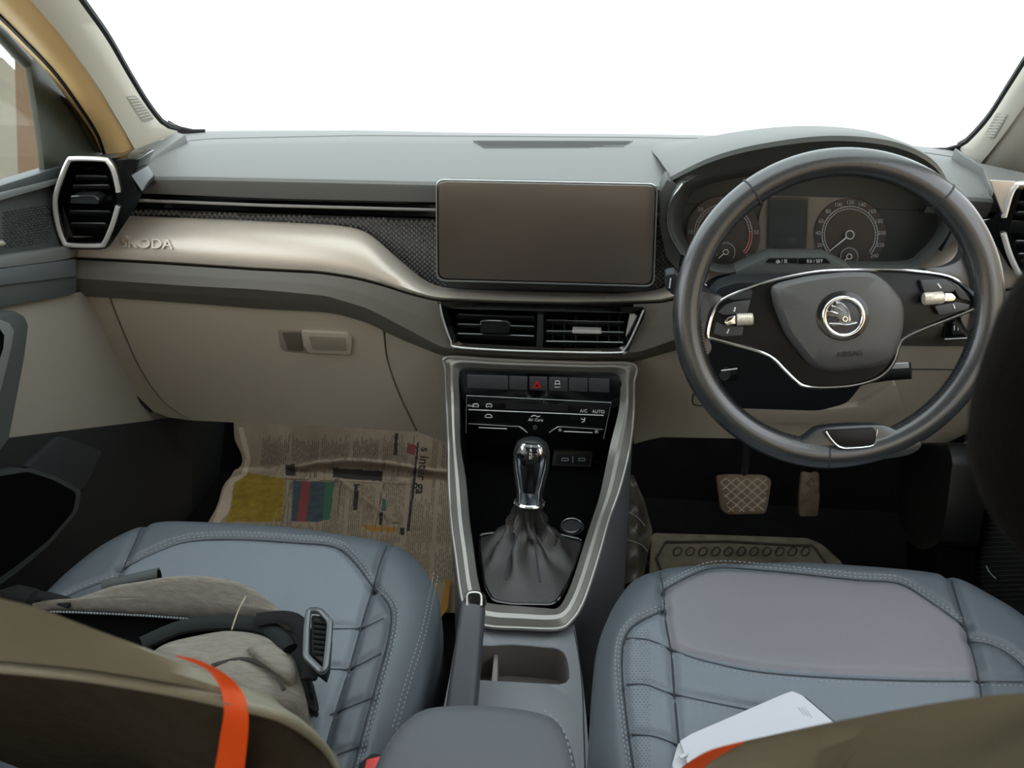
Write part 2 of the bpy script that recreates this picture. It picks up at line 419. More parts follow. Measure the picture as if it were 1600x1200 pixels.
# ================================================================== DASHBOARD
dash = thing('dashboard', (0, 1.2, 0.36), 'full-width car dashboard with grey pad, champagne panel and beige lower half', 'dashboard')
A_ = interp([(240, 211), (330, 204), (560, 203), (740, 207), (1000, 209), (1160, 212), (1300, 218), (1420, 227), (1500, 234), (1560, 242)])
S_ = interp([(240, 226), (330, 216), (560, 211), (740, 212), (1000, 214), (1160, 217), (1300, 224), (1420, 234), (1500, 246), (1560, 262)])
B_ = interp([(150, 275), (205, 276), (300, 276), (500, 280), (680, 284), (860, 288), (1040, 291), (1250, 296), (1450, 303), (1555, 311), (1600, 314)])
C_ = interp([(100, 298), (222, 302), (420, 310), (680, 316), (860, 319), (1040, 321), (1250, 325), (1450, 332), (1540, 340), (1600, 345)])
E_ = interp([(100, 322), (212, 326), (420, 334), (680, 342), (860, 346), (1030, 350), (1250, 352), (1450, 356), (1600, 362)])
G_ = interp([(90, 334), (204, 338), (380, 345), (520, 352), (556, 357), (580, 367), (620, 403), (660, 437), (684, 449), (720, 453), (794, 456), (969, 460), (1034, 453), (1060, 435), (1100, 421), (1300, 420), (1425, 418), (1455, 395), (1485, 372), (1510, 364), (1600, 370)])
H_ = interp([(90, 399), (103, 400), (250, 408), (400, 418), (500, 423), (553, 431), (597, 442), (640, 456), (680, 466), (794, 471), (900, 473), (1034, 469), (1070, 460), (1120, 452), (1300, 452), (1440, 466), (1520, 460), (1600, 445)])
I_ = interp([(90, 433), (106, 434), (300, 447), (400, 452), (509, 462), (575, 482), (640, 516), (690, 543), (850, 556), (1000, 550), (1056, 530), (1120, 505), (1300, 500), (1440, 510), (1600, 505)])
J_ = interp([(90, 460), (109, 461), (300, 474), (400, 482), (500, 487), (531, 491), (575, 504), (619, 526), (684, 552), (702, 556), (850, 565), (991, 565), (1056, 547), (1120, 534), (1300, 536), (1420, 540), (1520, 541), (1600, 536)])
def row(f, y, us, dv=0): return [sy(y)(u, f(u)+dv) for u in us]
def us(a, b, n): return [a+(b-a)*i/(n-1) for i in range(n)]
# the pad: front-to-back rows follow straight lines in x, so take matching x positions
def padrow(f, y, xa, xb, n):
    base = us(80, 1640, 160); P = row(f, y, base); out = []; k = 0
    for i in range(n):
        x = xa+(xb-xa)*i/(n-1)
        while k < len(P)-2 and P[k+1].x < x: k += 1
        t = (x-P[k].x)/(P[k+1].x-P[k].x); out.append(P[k].lerp(P[k+1], t))
    return out
XL, XR = -0.622, 0.622
R_B = padrow(B_, 1.10, XL, XR, 60); R_S = padrow(S_, 1.345, XL-0.07, XR+0.07, 60); R_A = padrow(A_, 1.44, XL-0.09, XR+0.09, 60)
R_C = padrow(C_, 1.101, XL, XR, 60)
mid = [a.lerp(b, 0.45)+Vector((0, 0, 0.004)) for a, b in zip(R_B, R_S)]; mid2 = [a.lerp(b, 0.75)+Vector((0, 0, 0.003)) for a, b in zip(R_B, R_S)]
lip = [p+Vector((0, -0.004, -0.004)) for p in R_B]
rows = [R_A, R_S, [p+Vector((0, -0.002, -0.0025)) for p in R_S], [p+Vector((0, -0.006, 0)) for p in R_S], mid2, mid, [p+Vector((0, 0.012, 0.001)) for p in R_B], R_B, lip, [p+Vector((0, -0.004, -0.009)) for p in R_B], R_C, [p+Vector((0, 0.03, -0.002)) for p in R_C]]
pmb = MB().loft(rows)                # opened where the instrument binnacle sits
keep = [f for f in pmb.f if not (0.19 < sum(pmb.v[i][0] for i in f)/4 < 0.53 and sum(pmb.v[i][1] for i in f)/4 < 1.27)]
pmb.f = keep; pmb.m = [0]*len(keep); pad = pmb.build('upper_pad', PAD, dash, 40)
TOPP = sp(R_B[30], (R_B[45]-R_B[15]).cross(R_S[30]-R_B[30]).normalized())
sl = MB(); slot = [(738, 219), (990, 219), (974, 232), (756, 231)]
vent_t = plate('defroster_slot', slot, off(TOPP, 0.0125), 0.005, mat('slot_dark', '#3a3a37', 0.5), pad, r=3)
for k in range(1, 5):
    f = k/5; P = [off(TOPP, 0.0135)(738+18*f+2, 219+12*f), off(TOPP, 0.0135)(990-16*f-2, 219+13*f)]
    MB().tube(P, 0.0010, 4).build('slat', HOODM, vent_t)
for nm, pts in (('corner_cover', [(70, 262), (120, 252), (165, 240), (212, 233), (252, 218), (276, 206), (290, 210), (214, 262), (206, 272), (70, 272)]), ('corner_cover', [(1492, 230), (1530, 254), (1602, 270), (1690, 288), (1690, 300), (1552, 300), (1543, 284), (1536, 262), (1500, 240)])):
    plate(nm, pts, off(TOPP, -0.006), 0.03, PAD, dash, bevel=0.002)
# gloss strip + chrome blade + textured insert
u1 = us(120, 1600, 120)
MB().loft([row(C_, 1.125, u1, -3), row(C_, 1.14, u1, 3), row(E_, 1.14, u1, -3), row(E_, 1.135, u1)]).build('gloss_strip', GLOSS, dash)
blade = lambda u: (C_(u)*0.5+E_(u)*0.5)-1
def bladebar(name, a, b):
    uu = us(a, b, 24); mbb = MB()
    rows = [[sy(1.125)(u, blade(u)-2.6) for u in uu], [sy(1.108)(u, blade(u)-2.4) for u in uu], [sy(1.104)(u, blade(u)) for u in uu], [sy(1.108)(u, blade(u)+2.4) for u in uu], [sy(1.125)(u, blade(u)+2.6) for u in uu]]
    mbb.loft(rows)
    return mbb.build(name, BRIGHT, dash, 25)
bladebar('chrome_blade', 164, 682); bladebar('chrome_blade', 1026, 1046); bladebar('chrome_blade', 1500, 1592)
u2 = us(200, 1090, 150)
MB().loft([row(E_, 1.139, u2), row(lambda u: (E_(u)+G_(u))/2, 1.139, u2), row(G_, 1.136, u2, 2)]).build('insert_backing', MESHM, dash)
mb = MB(); r_i = 0; v = 320.0
while v < 462:
    u = 200+(4 if r_i % 2 else 0)
    while u < 1085:
        if E_(u)+2.5 < v < G_(u)-2.5 and not (700 < u < 1010):
            c = sy(1.1395)(u, v); t = sy(1.1325)(u, v-0.5)
            q = [sy(1.139)(u+a, v+b) for a, b in ((-3.7, 0), (0, -3.4), (3.7, 0), (0, 3.4))]
            mb.add(q+[t], [[0, 1, 4], [1, 2, 4], [2, 3, 4], [3, 0, 4]])
        u += 8
    v += 3.7; r_i += 1
mb.build('textured_studs', mat('stud_grey', '#aeb0b0', 0.35, metal=0.35), dash, 0, kind='stuff')
# champagne panel, shadow gap, grey band
u3 = us(96, 1600, 190)
def mix(f, g, t): return lambda u: f(u)*(1-t)+g(u)*t
chm = MB().loft([row(G_, 1.15, u3, -1), row(G_, 1.122, u3, -1), row(G_, 1.118, u3, 1.5), row(mix(G_, H_, 0.3), 1.096, u3), row(mix(G_, H_, 0.65), 1.078, u3), row(mix(G_, H_, 0.9), 1.072, u3), row(H_, 1.073, u3), row(H_, 1.09, u3, 3)]); chm.build('champagne_panel', SILVER, dash, 45)
MB().loft([row(H_, 1.085, u3, -2), row(H_, 1.088, u3, 8)]).build('shadow_gap', mat('gap_brown', '#3a3731', 0.7), dash)
u3 = us(104, 1600, 300)
VENT_OUT = [(686, 473), (1008, 482), (1005, 492), (974, 553), (876, 553), (710, 545)]
VENT_IN = [(690, 470), (1004, 478), (1000, 490), (972, 550), (876, 550), (712, 542)]
keys = [(0, 1.095, H_, 5), (0.02, 1.068, H_, 5), (0.25, 1.058, mix(H_, I_, 0.5), 2), (0.5, 1.05, I_, 0), (0.72, 1.057, mix(I_, J_, 0.5), 0), (0.95, 1.068, J_, 0), (1.0, 1.10, J_, 2)]
mb = MB(); grid = []; pix = []
for j in range(len(keys)-1):
    (t0, y0, f0, d0), (t1, y1, f1, d1) = keys[j], keys[j+1]; nn = 1 if j in (0, len(keys)-2) else 8
    for k in range(nn+(1 if j == len(keys)-2 else 0)):
        q = k/nn; pr = [(u, (f0(u)+d0)*(1-q)+(f1(u)+d1)*q) for u in u3]
        pix.append(pr); grid.append([sy(y0*(1-q)+y1*q)(*p) for p in pr])
n_ = len(u3); fs = []
for j in range(len(grid)-1):
    for i in range(n_-1):
        c = ((pix[j][i][0]+pix[j+1][i+1][0])/2, (pix[j][i][1]+pix[j+1][i+1][1])/2)
        if not inside(c, VENT_IN): fs.append([j*n_+i, j*n_+i+1, (j+1)*n_+i+1, (j+1)*n_+i])
mb.add([p for r in grid for p in r], fs)
mb.build('grey_band', BAND, dash, 28)
brand = text('embossed_lettering', 'ŠKODA', (231, 382), cast(bvh_of([chm]), 0.0, sy(1.0775)), 21, SILVER, dash, span=34, depth=0.0032, ang=-2, bold=0.003, lift=0.0012, stretch=1.15)
# lower half, passenger side
def yl(u, v): return sy(1.075+0.06*(max(0, v-465)/210)**1.4)(u, v)
Jp = lambda a, b, n=14: [(u, J_(u)-1) for u in us(a, b, n)]
seamL = [(172, J_(172)), (190, 512), (220, 578), (258, 630), (300, 657)]; seamR = [(600, J_(600)), (605, 560), (622, 612), (652, 675)]
edgeL = [(113, J_(113)), (140, 520), (180, 582), (238, 642)]
sh = lambda P, d: [(p[0]+d, p[1]) for p in P]
thick(coons(Jp(113, 171), [(238, 642), (262, 652), (297, 657)], bez([p+(0,) for p in edgeL], 5), bez([p+(0,) for p in sh(seamL, -1.5)], 5), 10, 26, yl), (0, 0.05, 0)).build('end_panel', BEIGE, dash, 50)
gb = thick(coons(Jp(173, 599, 40), [(302, 657), (380, 661), (500, 666), (649, 676)], bez([p+(0,) for p in sh(seamL, 1.5)], 5), bez([p+(0,) for p in sh(seamR, -1.5)], 5), 50, 30, lambda u, v: off(yl, 0.004)(u, v)), (0, 0.05, 0)).build('glovebox_door', BEIGE, dash, 50)
thick(coons(Jp(602, 704), [(654, 676), (675, 684), (698, 692)], bez([p+(0,) for p in sh(seamR, 1.5)], 5), [(704, J_(704)), (700, 620), (698, 692)], 12, 26, yl), (0, 0.05, 0)).build('end_panel', BEIGE, dash, 50)
line('gap_dark', edgeL, off(yl, -0.004), 0.0045, BLACK, dash)  # black tube painted in as the dark of the gap beside the door
gs = off(yl, 0.005)
rec = [(433, 515), (470, 516), (544, 520), (552, 528), (550, 556), (480, 553), (446, 550), (438, 545)]
pan = plate('handle_recess', rec, gs, 0.006, BEIGED, gb, r=5, bevel=0.0015)
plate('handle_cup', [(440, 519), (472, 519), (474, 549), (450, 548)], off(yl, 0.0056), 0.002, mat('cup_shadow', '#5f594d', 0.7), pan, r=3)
plate('latch_lever', [(470, 518), (543, 522), (550, 530), (548, 555), (482, 552), (474, 540)], off(yl, 0.012), 0.007, BEIGE, gb, r=4, bevel=0.0015)
plate('latch_face', [(482, 525), (540, 528), (542, 549), (488, 547)], off(yl, 0.0125), 0.002, BEIGED, gb, r=3)
# lower half, driver side
def yd(u, v): return sy(1.075+0.05*(max(0, v-545)/150)**1.3)(u, v)
thick(coons([(u, J_(u)-1) for u in us(988, 1545, 40)], [(990, 694), (1010, 688), (1035, 683), (1200, 686), (1400, 692), (1480, 692), (1545, 660)], [(988, J_(988)), (990, 620), (990, 694)], [(1545, J_(1545)), (1547, 600), (1545, 660)], 50, 20, yd), (0, 0.05, 0)).build('knee_panel', BEIGE, dash, 50)
line('panel_gap', [(1290, 642), (1291, 652), (1286, 662), (1300, 668), (1400, 672)], off(yd, 0.0008), 0.0012, SEAM, dash)
line('panel_gap', [(1400, 577), (1450, 577), (1505, 578)], off(yd, 0.0008), 0.001, SEAM, dash)
line('panel_gap', [(1083, 615), (1084, 632), (1110, 634)], off(yd, 0.0008), 0.0012, SEAM, dash)
plate('column_cover', [(1105, 634), (1280, 640), (1340, 636), (1400, 600), (1410, 640), (1350, 664), (1130, 660)], off(yd, 0.016), 0.012, BEIGE, dash, r=6, bevel=0.003)
# hidden dark box added behind the panels to block light
mb = MB(); mb.box((0, 1.29, 0.58), (1.40, 0.25, 0.34)); mb.build('light_block', DEEP, dash, 0)
# ---------------------------------------------------------------- hood over the instruments
hood = [(1046, 277), (1075, 262), (1110, 246), (1155, 232), (1205, 222), (1255, 215), (1300, 212), (1350, 214), (1400, 222), (1440, 238), (1466, 258), (1480, 282)]
hp = bez([p+(0,) for p in hood], 5); HA = [sy(1.02+0.072*abs(2*i/(len(hp)-1)-1)**3)(p[0], p[1]) for i, p in enumerate(hp)]
LOOP = [(1067, 287), (1049, 314), (1043, 344), (1049, 369), (1065, 397), (1107, 421), (1132, 426), (1148, 425), (1192, 407), (1290, 405), (1320, 420), (1420, 421), (1445, 408), (1466, 388), (1484, 360), (1488, 330), (1478, 302), (1440, 276), (1385, 262), (1290, 254), (1200, 258), (1120, 270)]
lowarc = [(1060, 292), (1120, 272), (1200, 259), (1290, 254), (1385, 261), (1440, 275), (1480, 302)]
HB = [sy(1.06)(p[0], p[1]) for p in rs(bez([p+(0,) for p in lowarc], 8), len(HA))]
HK = [Vector((0.363+(p.x-0.363)*1.06, p.y+(1.30-p.y)*0.5, 0.79+(p.z-0.79)*0.75)) for p in HA]
HK2 = [Vector((0.363+(p.x-0.363)*1.12, 1.30, 0.785+(p.z-0.79)*0.22)) for p in HA]
MB().loft([HK2, HK, [p+Vector((0, 0.012, 0.001)) for p in HA], HA]).build('hood_top', PAD, dash, 50)
MB().loft([HA, [p+Vector((0, -0.002, -0.006)) for p in HA], [p+Vector((0, 0.01, -0.014)) for p in HA], HB]).build('instrument_hood', HOODM, dash, 50)
# side cheeks of the hood down to the panel
for pts in ([(1042, 280), (1062, 290), (1046, 316), (1040, 345), (1048, 372), (1064, 398), (1060, 425), (1040, 400), (1030, 352), (1032, 300)], [(1482, 284), (1500, 300), (1520, 345), (1498, 372), (1470, 395), (1488, 360), (1491, 330), (1480, 303)]):
    plate('hood_cheek', pts, sy(1.075), 0.04, HOODM, dash, bevel=0.002)

# ---------------------------------------------------------------- instrument cluster
cl = thing('instrument_cluster', (0.36, 1.12, 0.66), 'instrument cluster with two round dials behind the steering wheel', 'instrument cluster')
lp = rs(bez([p+(0,) for p in LOOP], 5, True), 96, True)
c0 = (1268, 345)
front = [sy(1.058)(p[0], p[1]) for p in lp]
inn = [sy(1.062)(c0[0]+(p[0]-c0[0])*0.985, c0[1]+(p[1]-c0[1])*0.965) for p in lp]
back = [sy(1.125)(c0[0]+(p[0]-c0[0])*0.90, c0[1]+4+(p[1]-c0[1])*0.90) for p in lp]
MB().loft([[p+Vector((0, 0.03, 0)) for p in front], front, inn, back], True).build('binnacle_shell', HOODM, cl, 45)
line('lens_edge', [(p[0], p[1]) for p in LOOP[:5]], off(sy(1.056), 0.001), 0.0018, SATIN, cl)
FS = sy(1.122)
plate('face_plate', [(p[0], p[1]) for p in [(c0[0]+(q[0]-c0[0])*0.93, c0[1]+4+(q[1]-c0[1])*0.93) for q in lp[::3]]], sy(1.127), 0.002, HOODM, cl)
plate('centre_panel', [(1196, 306), (1330, 309), (1345, 325), (1345, 402), (1180, 402), (1186, 340)], sy(1.124), 0.002, FACE, cl, r=4)
plate('display_frame', [(1200, 308), (1263, 309), (1260, 391), (1198, 390)], sy(1.121), 0.002, mat('display_frame', '#5a5652', 0.4), cl, r=2)
plate('display', [(1203, 313), (1260, 313), (1257, 387), (1201, 386)], sy(1.1195), 0.001, DISP, cl)
def dial(cx, cy, rx, ry, nums, needle_a, parent_name, red=None, a_lo=130, a_hi=410, small=None, sx0=None):
    d = plate(parent_name, ringpts(cx, cy, rx, ry, 48), sy(1.1215), 0.003, DIAL, cl, bevel=0.001)
    a0, a1 = math.radians(a_lo), math.radians(a_hi)
    for f, r in ((0.78, 0.0007), (0.71, 0.0006)):
        line('scale_arc', ringpts(cx, cy, rx*f, ry*f, 40, a0, a1, False), sy(1.1205), r, GREYP, d, 4, sm=0)
    if red: line('red_arc', ringpts(cx, cy, rx*0.75, ry*0.75, 12, math.radians(red[0]), math.radians(red[1]), False), sy(1.120), 0.0009, RED, d, 4, sm=0)
    mb = MB()
    for k in range(41):
        a = a0+(a1-a0)*k/40; P = [sy(1.1203)(cx+rx*f*math.cos(a), cy+ry*f*math.sin(a)) for f in (0.715, 0.775)]
        mb.tube(P, 0.0003, 3)
    mb.build('scale_ticks', GREYP, d, 0, kind='stuff')
    for i, s in enumerate(nums):
        if not s: continue
        a = a0+(a1-a0)*i/(len(nums)-1)
        text('scale_number', s, (cx+rx*0.89*math.cos(a), cy+ry*0.89*math.sin(a)), sy(1.1205), 8.5, GREYP, d, ang=0)
    na = math.radians(needle_a)
    MB().tube([sy(1.117)(cx+6*math.cos(na), cy+6*math.sin(na)), sy(1.117)(cx+rx*0.72*math.cos(na), cy+ry*0.72*math.sin(na))], [0.0014, 0.0006], 6).build('needle', WHITEP, d)
    line('needle_hub_ring', ringpts(cx, cy, 6.5, 6.5, 24), sy(1.1165), 0.0009, WHITEP, d, 6, True, sm=0)
    plate('needle_hub', ringpts(cx, cy, 5.5, 5.5, 20), sy(1.117), 0.003, DIAL, d)
    if small:
        sx_, sy_, sr, sa = small
        e = plate('small_gauge', ringpts(sx_, sy_, sr, sr, 32), sy(1.1195), 0.002, DIAL, d, bevel=0.0006)
        line('scale_arc', ringpts(sx_, sy_, sr*0.85, sr*0.85, 24, math.radians(160), math.radians(400), False), sy(1.1187), 0.0005, GREYP, e, 4, sm=0)
        na = math.radians(sa)
        MB().tube([sy(1.116)(sx_+3*math.cos(na), sy_+3*math.sin(na)), sy(1.116)(sx_+sr*0.9*math.cos(na), sy_+sr*0.9*math.sin(na))], [0.0011, 0.0006], 6).build('needle', WHITEP, e)
        line('needle_hub_ring', ringpts(sx_, sy_, 4, 4, 20), sy(1.1155), 0.0008, WHITEP, e, 6, True, sm=0)
    return d
tag(dial(1328, 367, 56, 57, ['0', '20', '40', '60', '80', '100', '120', '140', '160', '180', '200', '220', '240'], 142, 'speedometer', a_lo=140, a_hi=400, small=(1327, 401, 16, 140)))
tag(dial(1130, 366, 58, 60, ['0', '10', '20', '30', '40', '50', '60'], -55, 'rev_counter', a_lo=140, a_hi=400, red=(-5, 42), small=(1134, 394, 17, 140)))
plate('button_bar', [(1150, 424), (1192, 405), (1200, 401), (1290, 401), (1312, 412), (1330, 421), (1330, 428), (1150, 430)], sy(1.052), 0.03, mat('button_bar', '#5b605e', 0.45), cl, bevel=0.0015)
for n_, px, s in (('trip_button', [(1196, 410), (1202, 404), (1246, 404), (1246, 411)], '◄b / S!'), ('trip_button', [(1248, 404), (1290, 404), (1298, 411), (1248, 412)], '0.0 / SET')):
    b = plate(n_, px, sy(1.0505), 0.004, BLACK, cl, bevel=0.0005)
    text('print', '0.0 / SET' if 'SET' in s else 'qb / IS', ((px[0][0]+px[2][0])/2, 408), sy(1.050), 7, WHITEP, b)
# gauge lens
MB().cap([sy(1.075)(c0[0]+(p[0]-c0[0])*0.955, c0[1]+1+(p[1]-c0[1])*0.94) for p in lp]).build('lens', GLASSD, cl, 0)

# ---------------------------------------------------------------- touchscreen
ts = thing('touchscreen', (0.0, 1.07, 0.64), 'dark central touchscreen with thin silver edge standing proud of dashboard', 'touchscreen')
TS = sp(sy(1.052)(853, 440), (sy(1.052)(1027, 447)-sy(1.052)(683, 439)).cross(sy(1.066)(853, 284)-sy(1.052)(853, 440)).normalized())
scr = [(682, 281), (1027, 288), (1021, 447), (683, 438)]
plate('screen_housing', [(683, 283), (1026, 290), (1020, 448), (684, 439)], off(TS, -0.002), 0.022, BLACK, ts, r=16, bevel=0.002)
fr = [TS(p[0], p[1]) for p in rp(scr, 14, 6)]
MB().tube(fr, 0.0016, 6, True).build('edge_frame', SATIN, ts)
plate('screen_glass', [(685, 284), (1024, 291), (1018, 444), (686, 435)], off(TS, 0.0012), 0.003, SCREENM, ts, r=13, bevel=0.0006)
plate('mount_shadow_strip', [(688, 440), (1018, 449), (1000, 456), (705, 449)], sy(1.10), 0.02, RUBBER, ts)

# ---------------------------------------------------------------- air vents
def funnel(outer, inner, yo, yi, yb, m, parent, name='housing', shrink=0.86, n=64):
    O = rs([(p[0], p[1]) for p in outer], n, True); I = rs([(p[0], p[1]) for p in inner], n, True)
    cx = sum(p[0] for p in I)/n; cy = sum(p[1] for p in I)/n
    rows = [[sy(yo+0.06)(p[0], p[1]) for p in O], [sy(yo)(p[0], p[1]) for p in O], [sy(yi)(p[0], p[1]) for p in I], [sy(yb)(cx+(p[0]-cx)*shrink, cy+(p[1]-cy)*shrink) for p in I]]
    mb = MB().loft(rows, True); mb.cap(rows[-1]); return mb.build(name, m, parent, 30)
def side_vent(label, outer, inner, ring_a, ring_b, slats, tabx, s):
    t = thing('air_vent', sy(1.09)(outer[0][0], max(p[1] for p in outer)), label, 'air vent', 'outer air vents of the dashboard')
    funnel(rp(outer, 10), rp(inner, 8), 1.054, 1.052, 1.085, GLOSS, t)
    for rg in (ring_a, ring_b):
        MB().tube([sy(1.050)(p[0], p[1]) for p in bez([p+(0,) for p in rg], 6)], 0.0036, 8).build('chrome_ring', BRIGHT, t)
    for (ua, ub, va, vb) in slats:
        P = [sy(1.062)(ua, va), sy(1.062)(ub, vb), sy(1.080)(ub, vb+5), sy(1.080)(ua, va+5)]
        sl = MB().prism(P, (0, 0, -0.0022)).build('slat', RUBBER, t, 0, 0.0005)
        MB().tube([sy(1.061)(ua+2, va), sy(1.061)(ub-2, vb)], 0.0008, 5).build('slat_edge', SATIN, sl)
    return t
lv = side_vent('hexagonal chrome-ringed air vent at the passenger door end of dashboard',
    [(104, 245), (200, 247), (203, 272), (224, 301), (212, 324), (168, 390), (98, 390), (80, 315)], [(110, 252), (166, 252), (184, 310), (160, 379), (104, 379), (90, 315)],
    [(185, 297), (178, 268), (169, 253), (160, 249), (116, 248), (106, 253), (92, 288), (86, 315), (90, 350), (99, 376), (108, 383), (155, 384), (164, 378), (176, 350), (184, 323)], [(184, 297), (185, 300)],
    [(118, 168, 274, 275), (113, 171, 289, 289), (108, 173, 329, 330), (110, 166, 348, 349)], 0, -1)
tab = MB().prism([sy(1.056)(*p) for p in [(111, 306), (146, 305), (155, 311), (153, 319), (110, 318)]], (0, 0.02, 0)).build('adjuster_tab', RUBBER, lv, 0, 0.001)
line('tab_edge', [(112, 307), (145, 306), (154, 312)], sy(1.0545), 0.0014, SATIN, tab)
plate('gloss_cheek', [(170, 250), (192, 247), (216, 249), (204, 273), (223, 300), (188, 300), (183, 280)], sy(1.0535), 0.05, GLOSS, lv, bevel=0.002)
rv = side_vent('chrome-ringed air vent at the driver door end of dashboard, cut by picture edge',
    [(1548, 283), (1590, 284), (1680, 288), (1700, 360), (1670, 440), (1600, 436), (1578, 420), (1548, 368), (1535, 350), (1562, 332)], [(1598, 292), (1660, 294), (1690, 360), (1660, 432), (1604, 430), (1576, 360)],
    [(1569, 338), (1578, 306), (1586, 292), (1598, 287), (1660, 290), (1690, 360), (1660, 434), (1602, 434), (1592, 427), (1578, 398), (1568, 365)], [(1569, 338), (1569, 339)],
    [(1592, 1670, 315, 316), (1588, 1675, 331, 332), (1586, 1675, 376, 377), (1591, 1670, 396, 397)], 0, 1)
plate('lit_cheek', [(1547, 282), (1588, 284), (1570, 334), (1566, 333)], sy(1.05), 0.004, SILVER, rv, bevel=0.001)  # housing facet coloured silver for the light falling on it
plate('gloss_bridge', [(1532, 345), (1560, 342), (1600, 346), (1640, 346), (1640, 366), (1560, 364), (1530, 362)], sy(1.06), 0.006, GLOSS, rv)
cv = thing('air_vent', sy(1.08)(848, 555), 'wide twin air vent below the touchscreen', 'air vent')
funnel([(684, 472), (1010, 480), (1008, 492), (977, 556), (876, 556), (706, 548)], [(697, 482), (998, 490), (971, 544), (876, 544), (715, 536)], 1.048, 1.056, 1.10, GLOSS, cv, shrink=0.9)
MB().tube([sy(1.0495)(p[0], p[1]) for p in bez([p+(0,) for p in [(687, 475), (692, 498), (704, 532), (712, 542), (780, 547), (876, 550), (965, 551), (976, 546), (988, 525), (1006, 484)]], 6)], 0.0016, 6).build('chrome_edge', BRIGHT, cv)
plate('divider', [(840, 492), (849, 492), (848, 543), (838, 543)], sy(1.058), 0.03, RUBBER, cv)
plate('bright_cheek', [(984, 492), (1003, 488), (978, 541), (976, 536)], sy(1.062), 0.01, BRIGHT, cv, bevel=0.001)
for (ua, ub, vv, dv) in ((714, 836, 491, 4), (714, 836, 506, 4), (714, 836, 521, 4), (852, 976, 500, 3), (852, 976, 517, 2), (852, 976, 533, 2)):
    P = [sy(1.066)(ua, vv), sy(1.066)(ub, vv+dv), sy(1.088)(ub, vv+dv+6), sy(1.088)(ua, vv+6)]
    s_ = MB().prism(P, (0, 0, -0.002)).build('slat', RUBBER, cv, 0, 0.0005)
    MB().tube([sy(1.065)(ua+2, vv), sy(1.065)(ub-2, vv+dv)], 0.0008, 5).build('slat_edge', SATIN, s_)
for uu in (862, 880, 898, 932, 950, 966):
    plate('vertical_vane', [(uu, 498), (uu+3, 498), (uu+3, 542), (uu, 542)], sy(1.080), 0.012, RUBBER, cv, bevel=0)
tb = plate('adjuster_tab', [(752, 501), (792, 502), (797, 508), (795, 522), (750, 520)], sy(1.060), 0.02, BLACK, cv, r=3)
line('tab_edge', [(751, 506), (755, 501), (790, 502), (797, 508)], sy(1.0585), 0.0012, SATIN, tb)
plate('adjuster_slider', [(894, 516), (940, 517), (940, 522), (894, 521)], sy(1.060), 0.012, BRIGHT, cv, r=2)

# ================================================================== CENTRE CONSOLE
CONP = [(1.075, 0.60), (1.06, 0.53), (1.03, 0.455), (0.97, 0.40), (0.88, 0.365), (0.66, 0.325), (0.2, 0.31)]
CP = prof(CONP)
con = thing('centre_console', (0, 0.75, 0.0), 'centre console with brushed silver V-shaped frame between the front seats', 'console')
pairs = [((699, 559), (726, 577)), ((772, 562), (780, 579)), ((848, 565), (848, 581)), ((920, 567), (915, 583)), ((990, 570), (960, 584)), ((991, 600), (969, 598)), ((990, 650), (967, 640)),
         ((983, 705), (953, 698)), ((968, 765), (938, 770)), ((951, 813), (924, 815)), ((938, 860), (910, 858)), ((922, 912), (897, 900)), ((908, 948), (884, 932)), ((893, 970), (871, 950)), ((872, 983), (850, 950)), ((810, 982), (812, 947)),
         ((762, 979), (775, 944)), ((735, 966), (757, 938)), ((722, 936), (747, 908)), ((712, 865), (739, 854)), ((706, 820), (733, 810)), ((702, 760), (728, 752)), ((701, 692), (719, 692)), ((697, 611), (718, 640)), ((696, 580), (717, 590))]
O = rs(bez([p[0] for p in pairs], 6, True), 150, True); Iq = [bez([p[1] for p in pairs], 6, True)[i] for i in range(len(pairs)*6)]
O = bez([p[0] for p in pairs], 6, True)
oP = [CP(p[0], p[1]) for p in O]; iP = [CP(p[0], p[1]) for p in Iq]
nrm = Vector((0, -0.55, 0.83))
cr1 = [a.lerp(b, 0.42)+nrm*0.007 for a, b in zip(oP, iP)]; cr2 = [a.lerp(b, 0.62)+nrm*0.008 for a, b in zip(oP, iP)]
MB().loft([[p-nrm*0.02 for p in oP], oP, cr1], True).build('frame_channel', mat('frame_channel', '#75746f', 0.4, metal=0.55), con, 30)
MB().loft([cr1, cr2, iP, [p-nrm*0.012 for p in iP]], True).build('silver_frame', FRAMEM, con, 30)
MB().tube([p+nrm*0.001 for p in oP], 0.0028, 8, True).build('outer_edge', FRAMEM, con)
# side skirts down to the floor, pocket walls
sk = [Vector((p.x*1.04+(0.006 if p.x > 0 else -0.006), p.y+0.01, 0.02)) for p in oP]
MB().loft([[p-nrm*0.004 for p in oP], [p-nrm*0.03 for p in oP], sk], True).build('side_skirt', CONS, con, 40)
pk = [Vector((p.x*0.96, max(p.y, 0.0)+0.012, min(p.z-0.012, 0.31) if p.y < 0.93 else 0.305)) for p in iP]
pk = [Vector((p.x*0.97, min(p.y+0.02, 1.09), 0.305)) for p in iP]
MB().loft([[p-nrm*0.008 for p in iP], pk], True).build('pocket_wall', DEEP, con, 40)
MB().cap([p+Vector((0, 0, 0.001)) for p in pk]).build('pocket_floor', DEEP, con, 0)
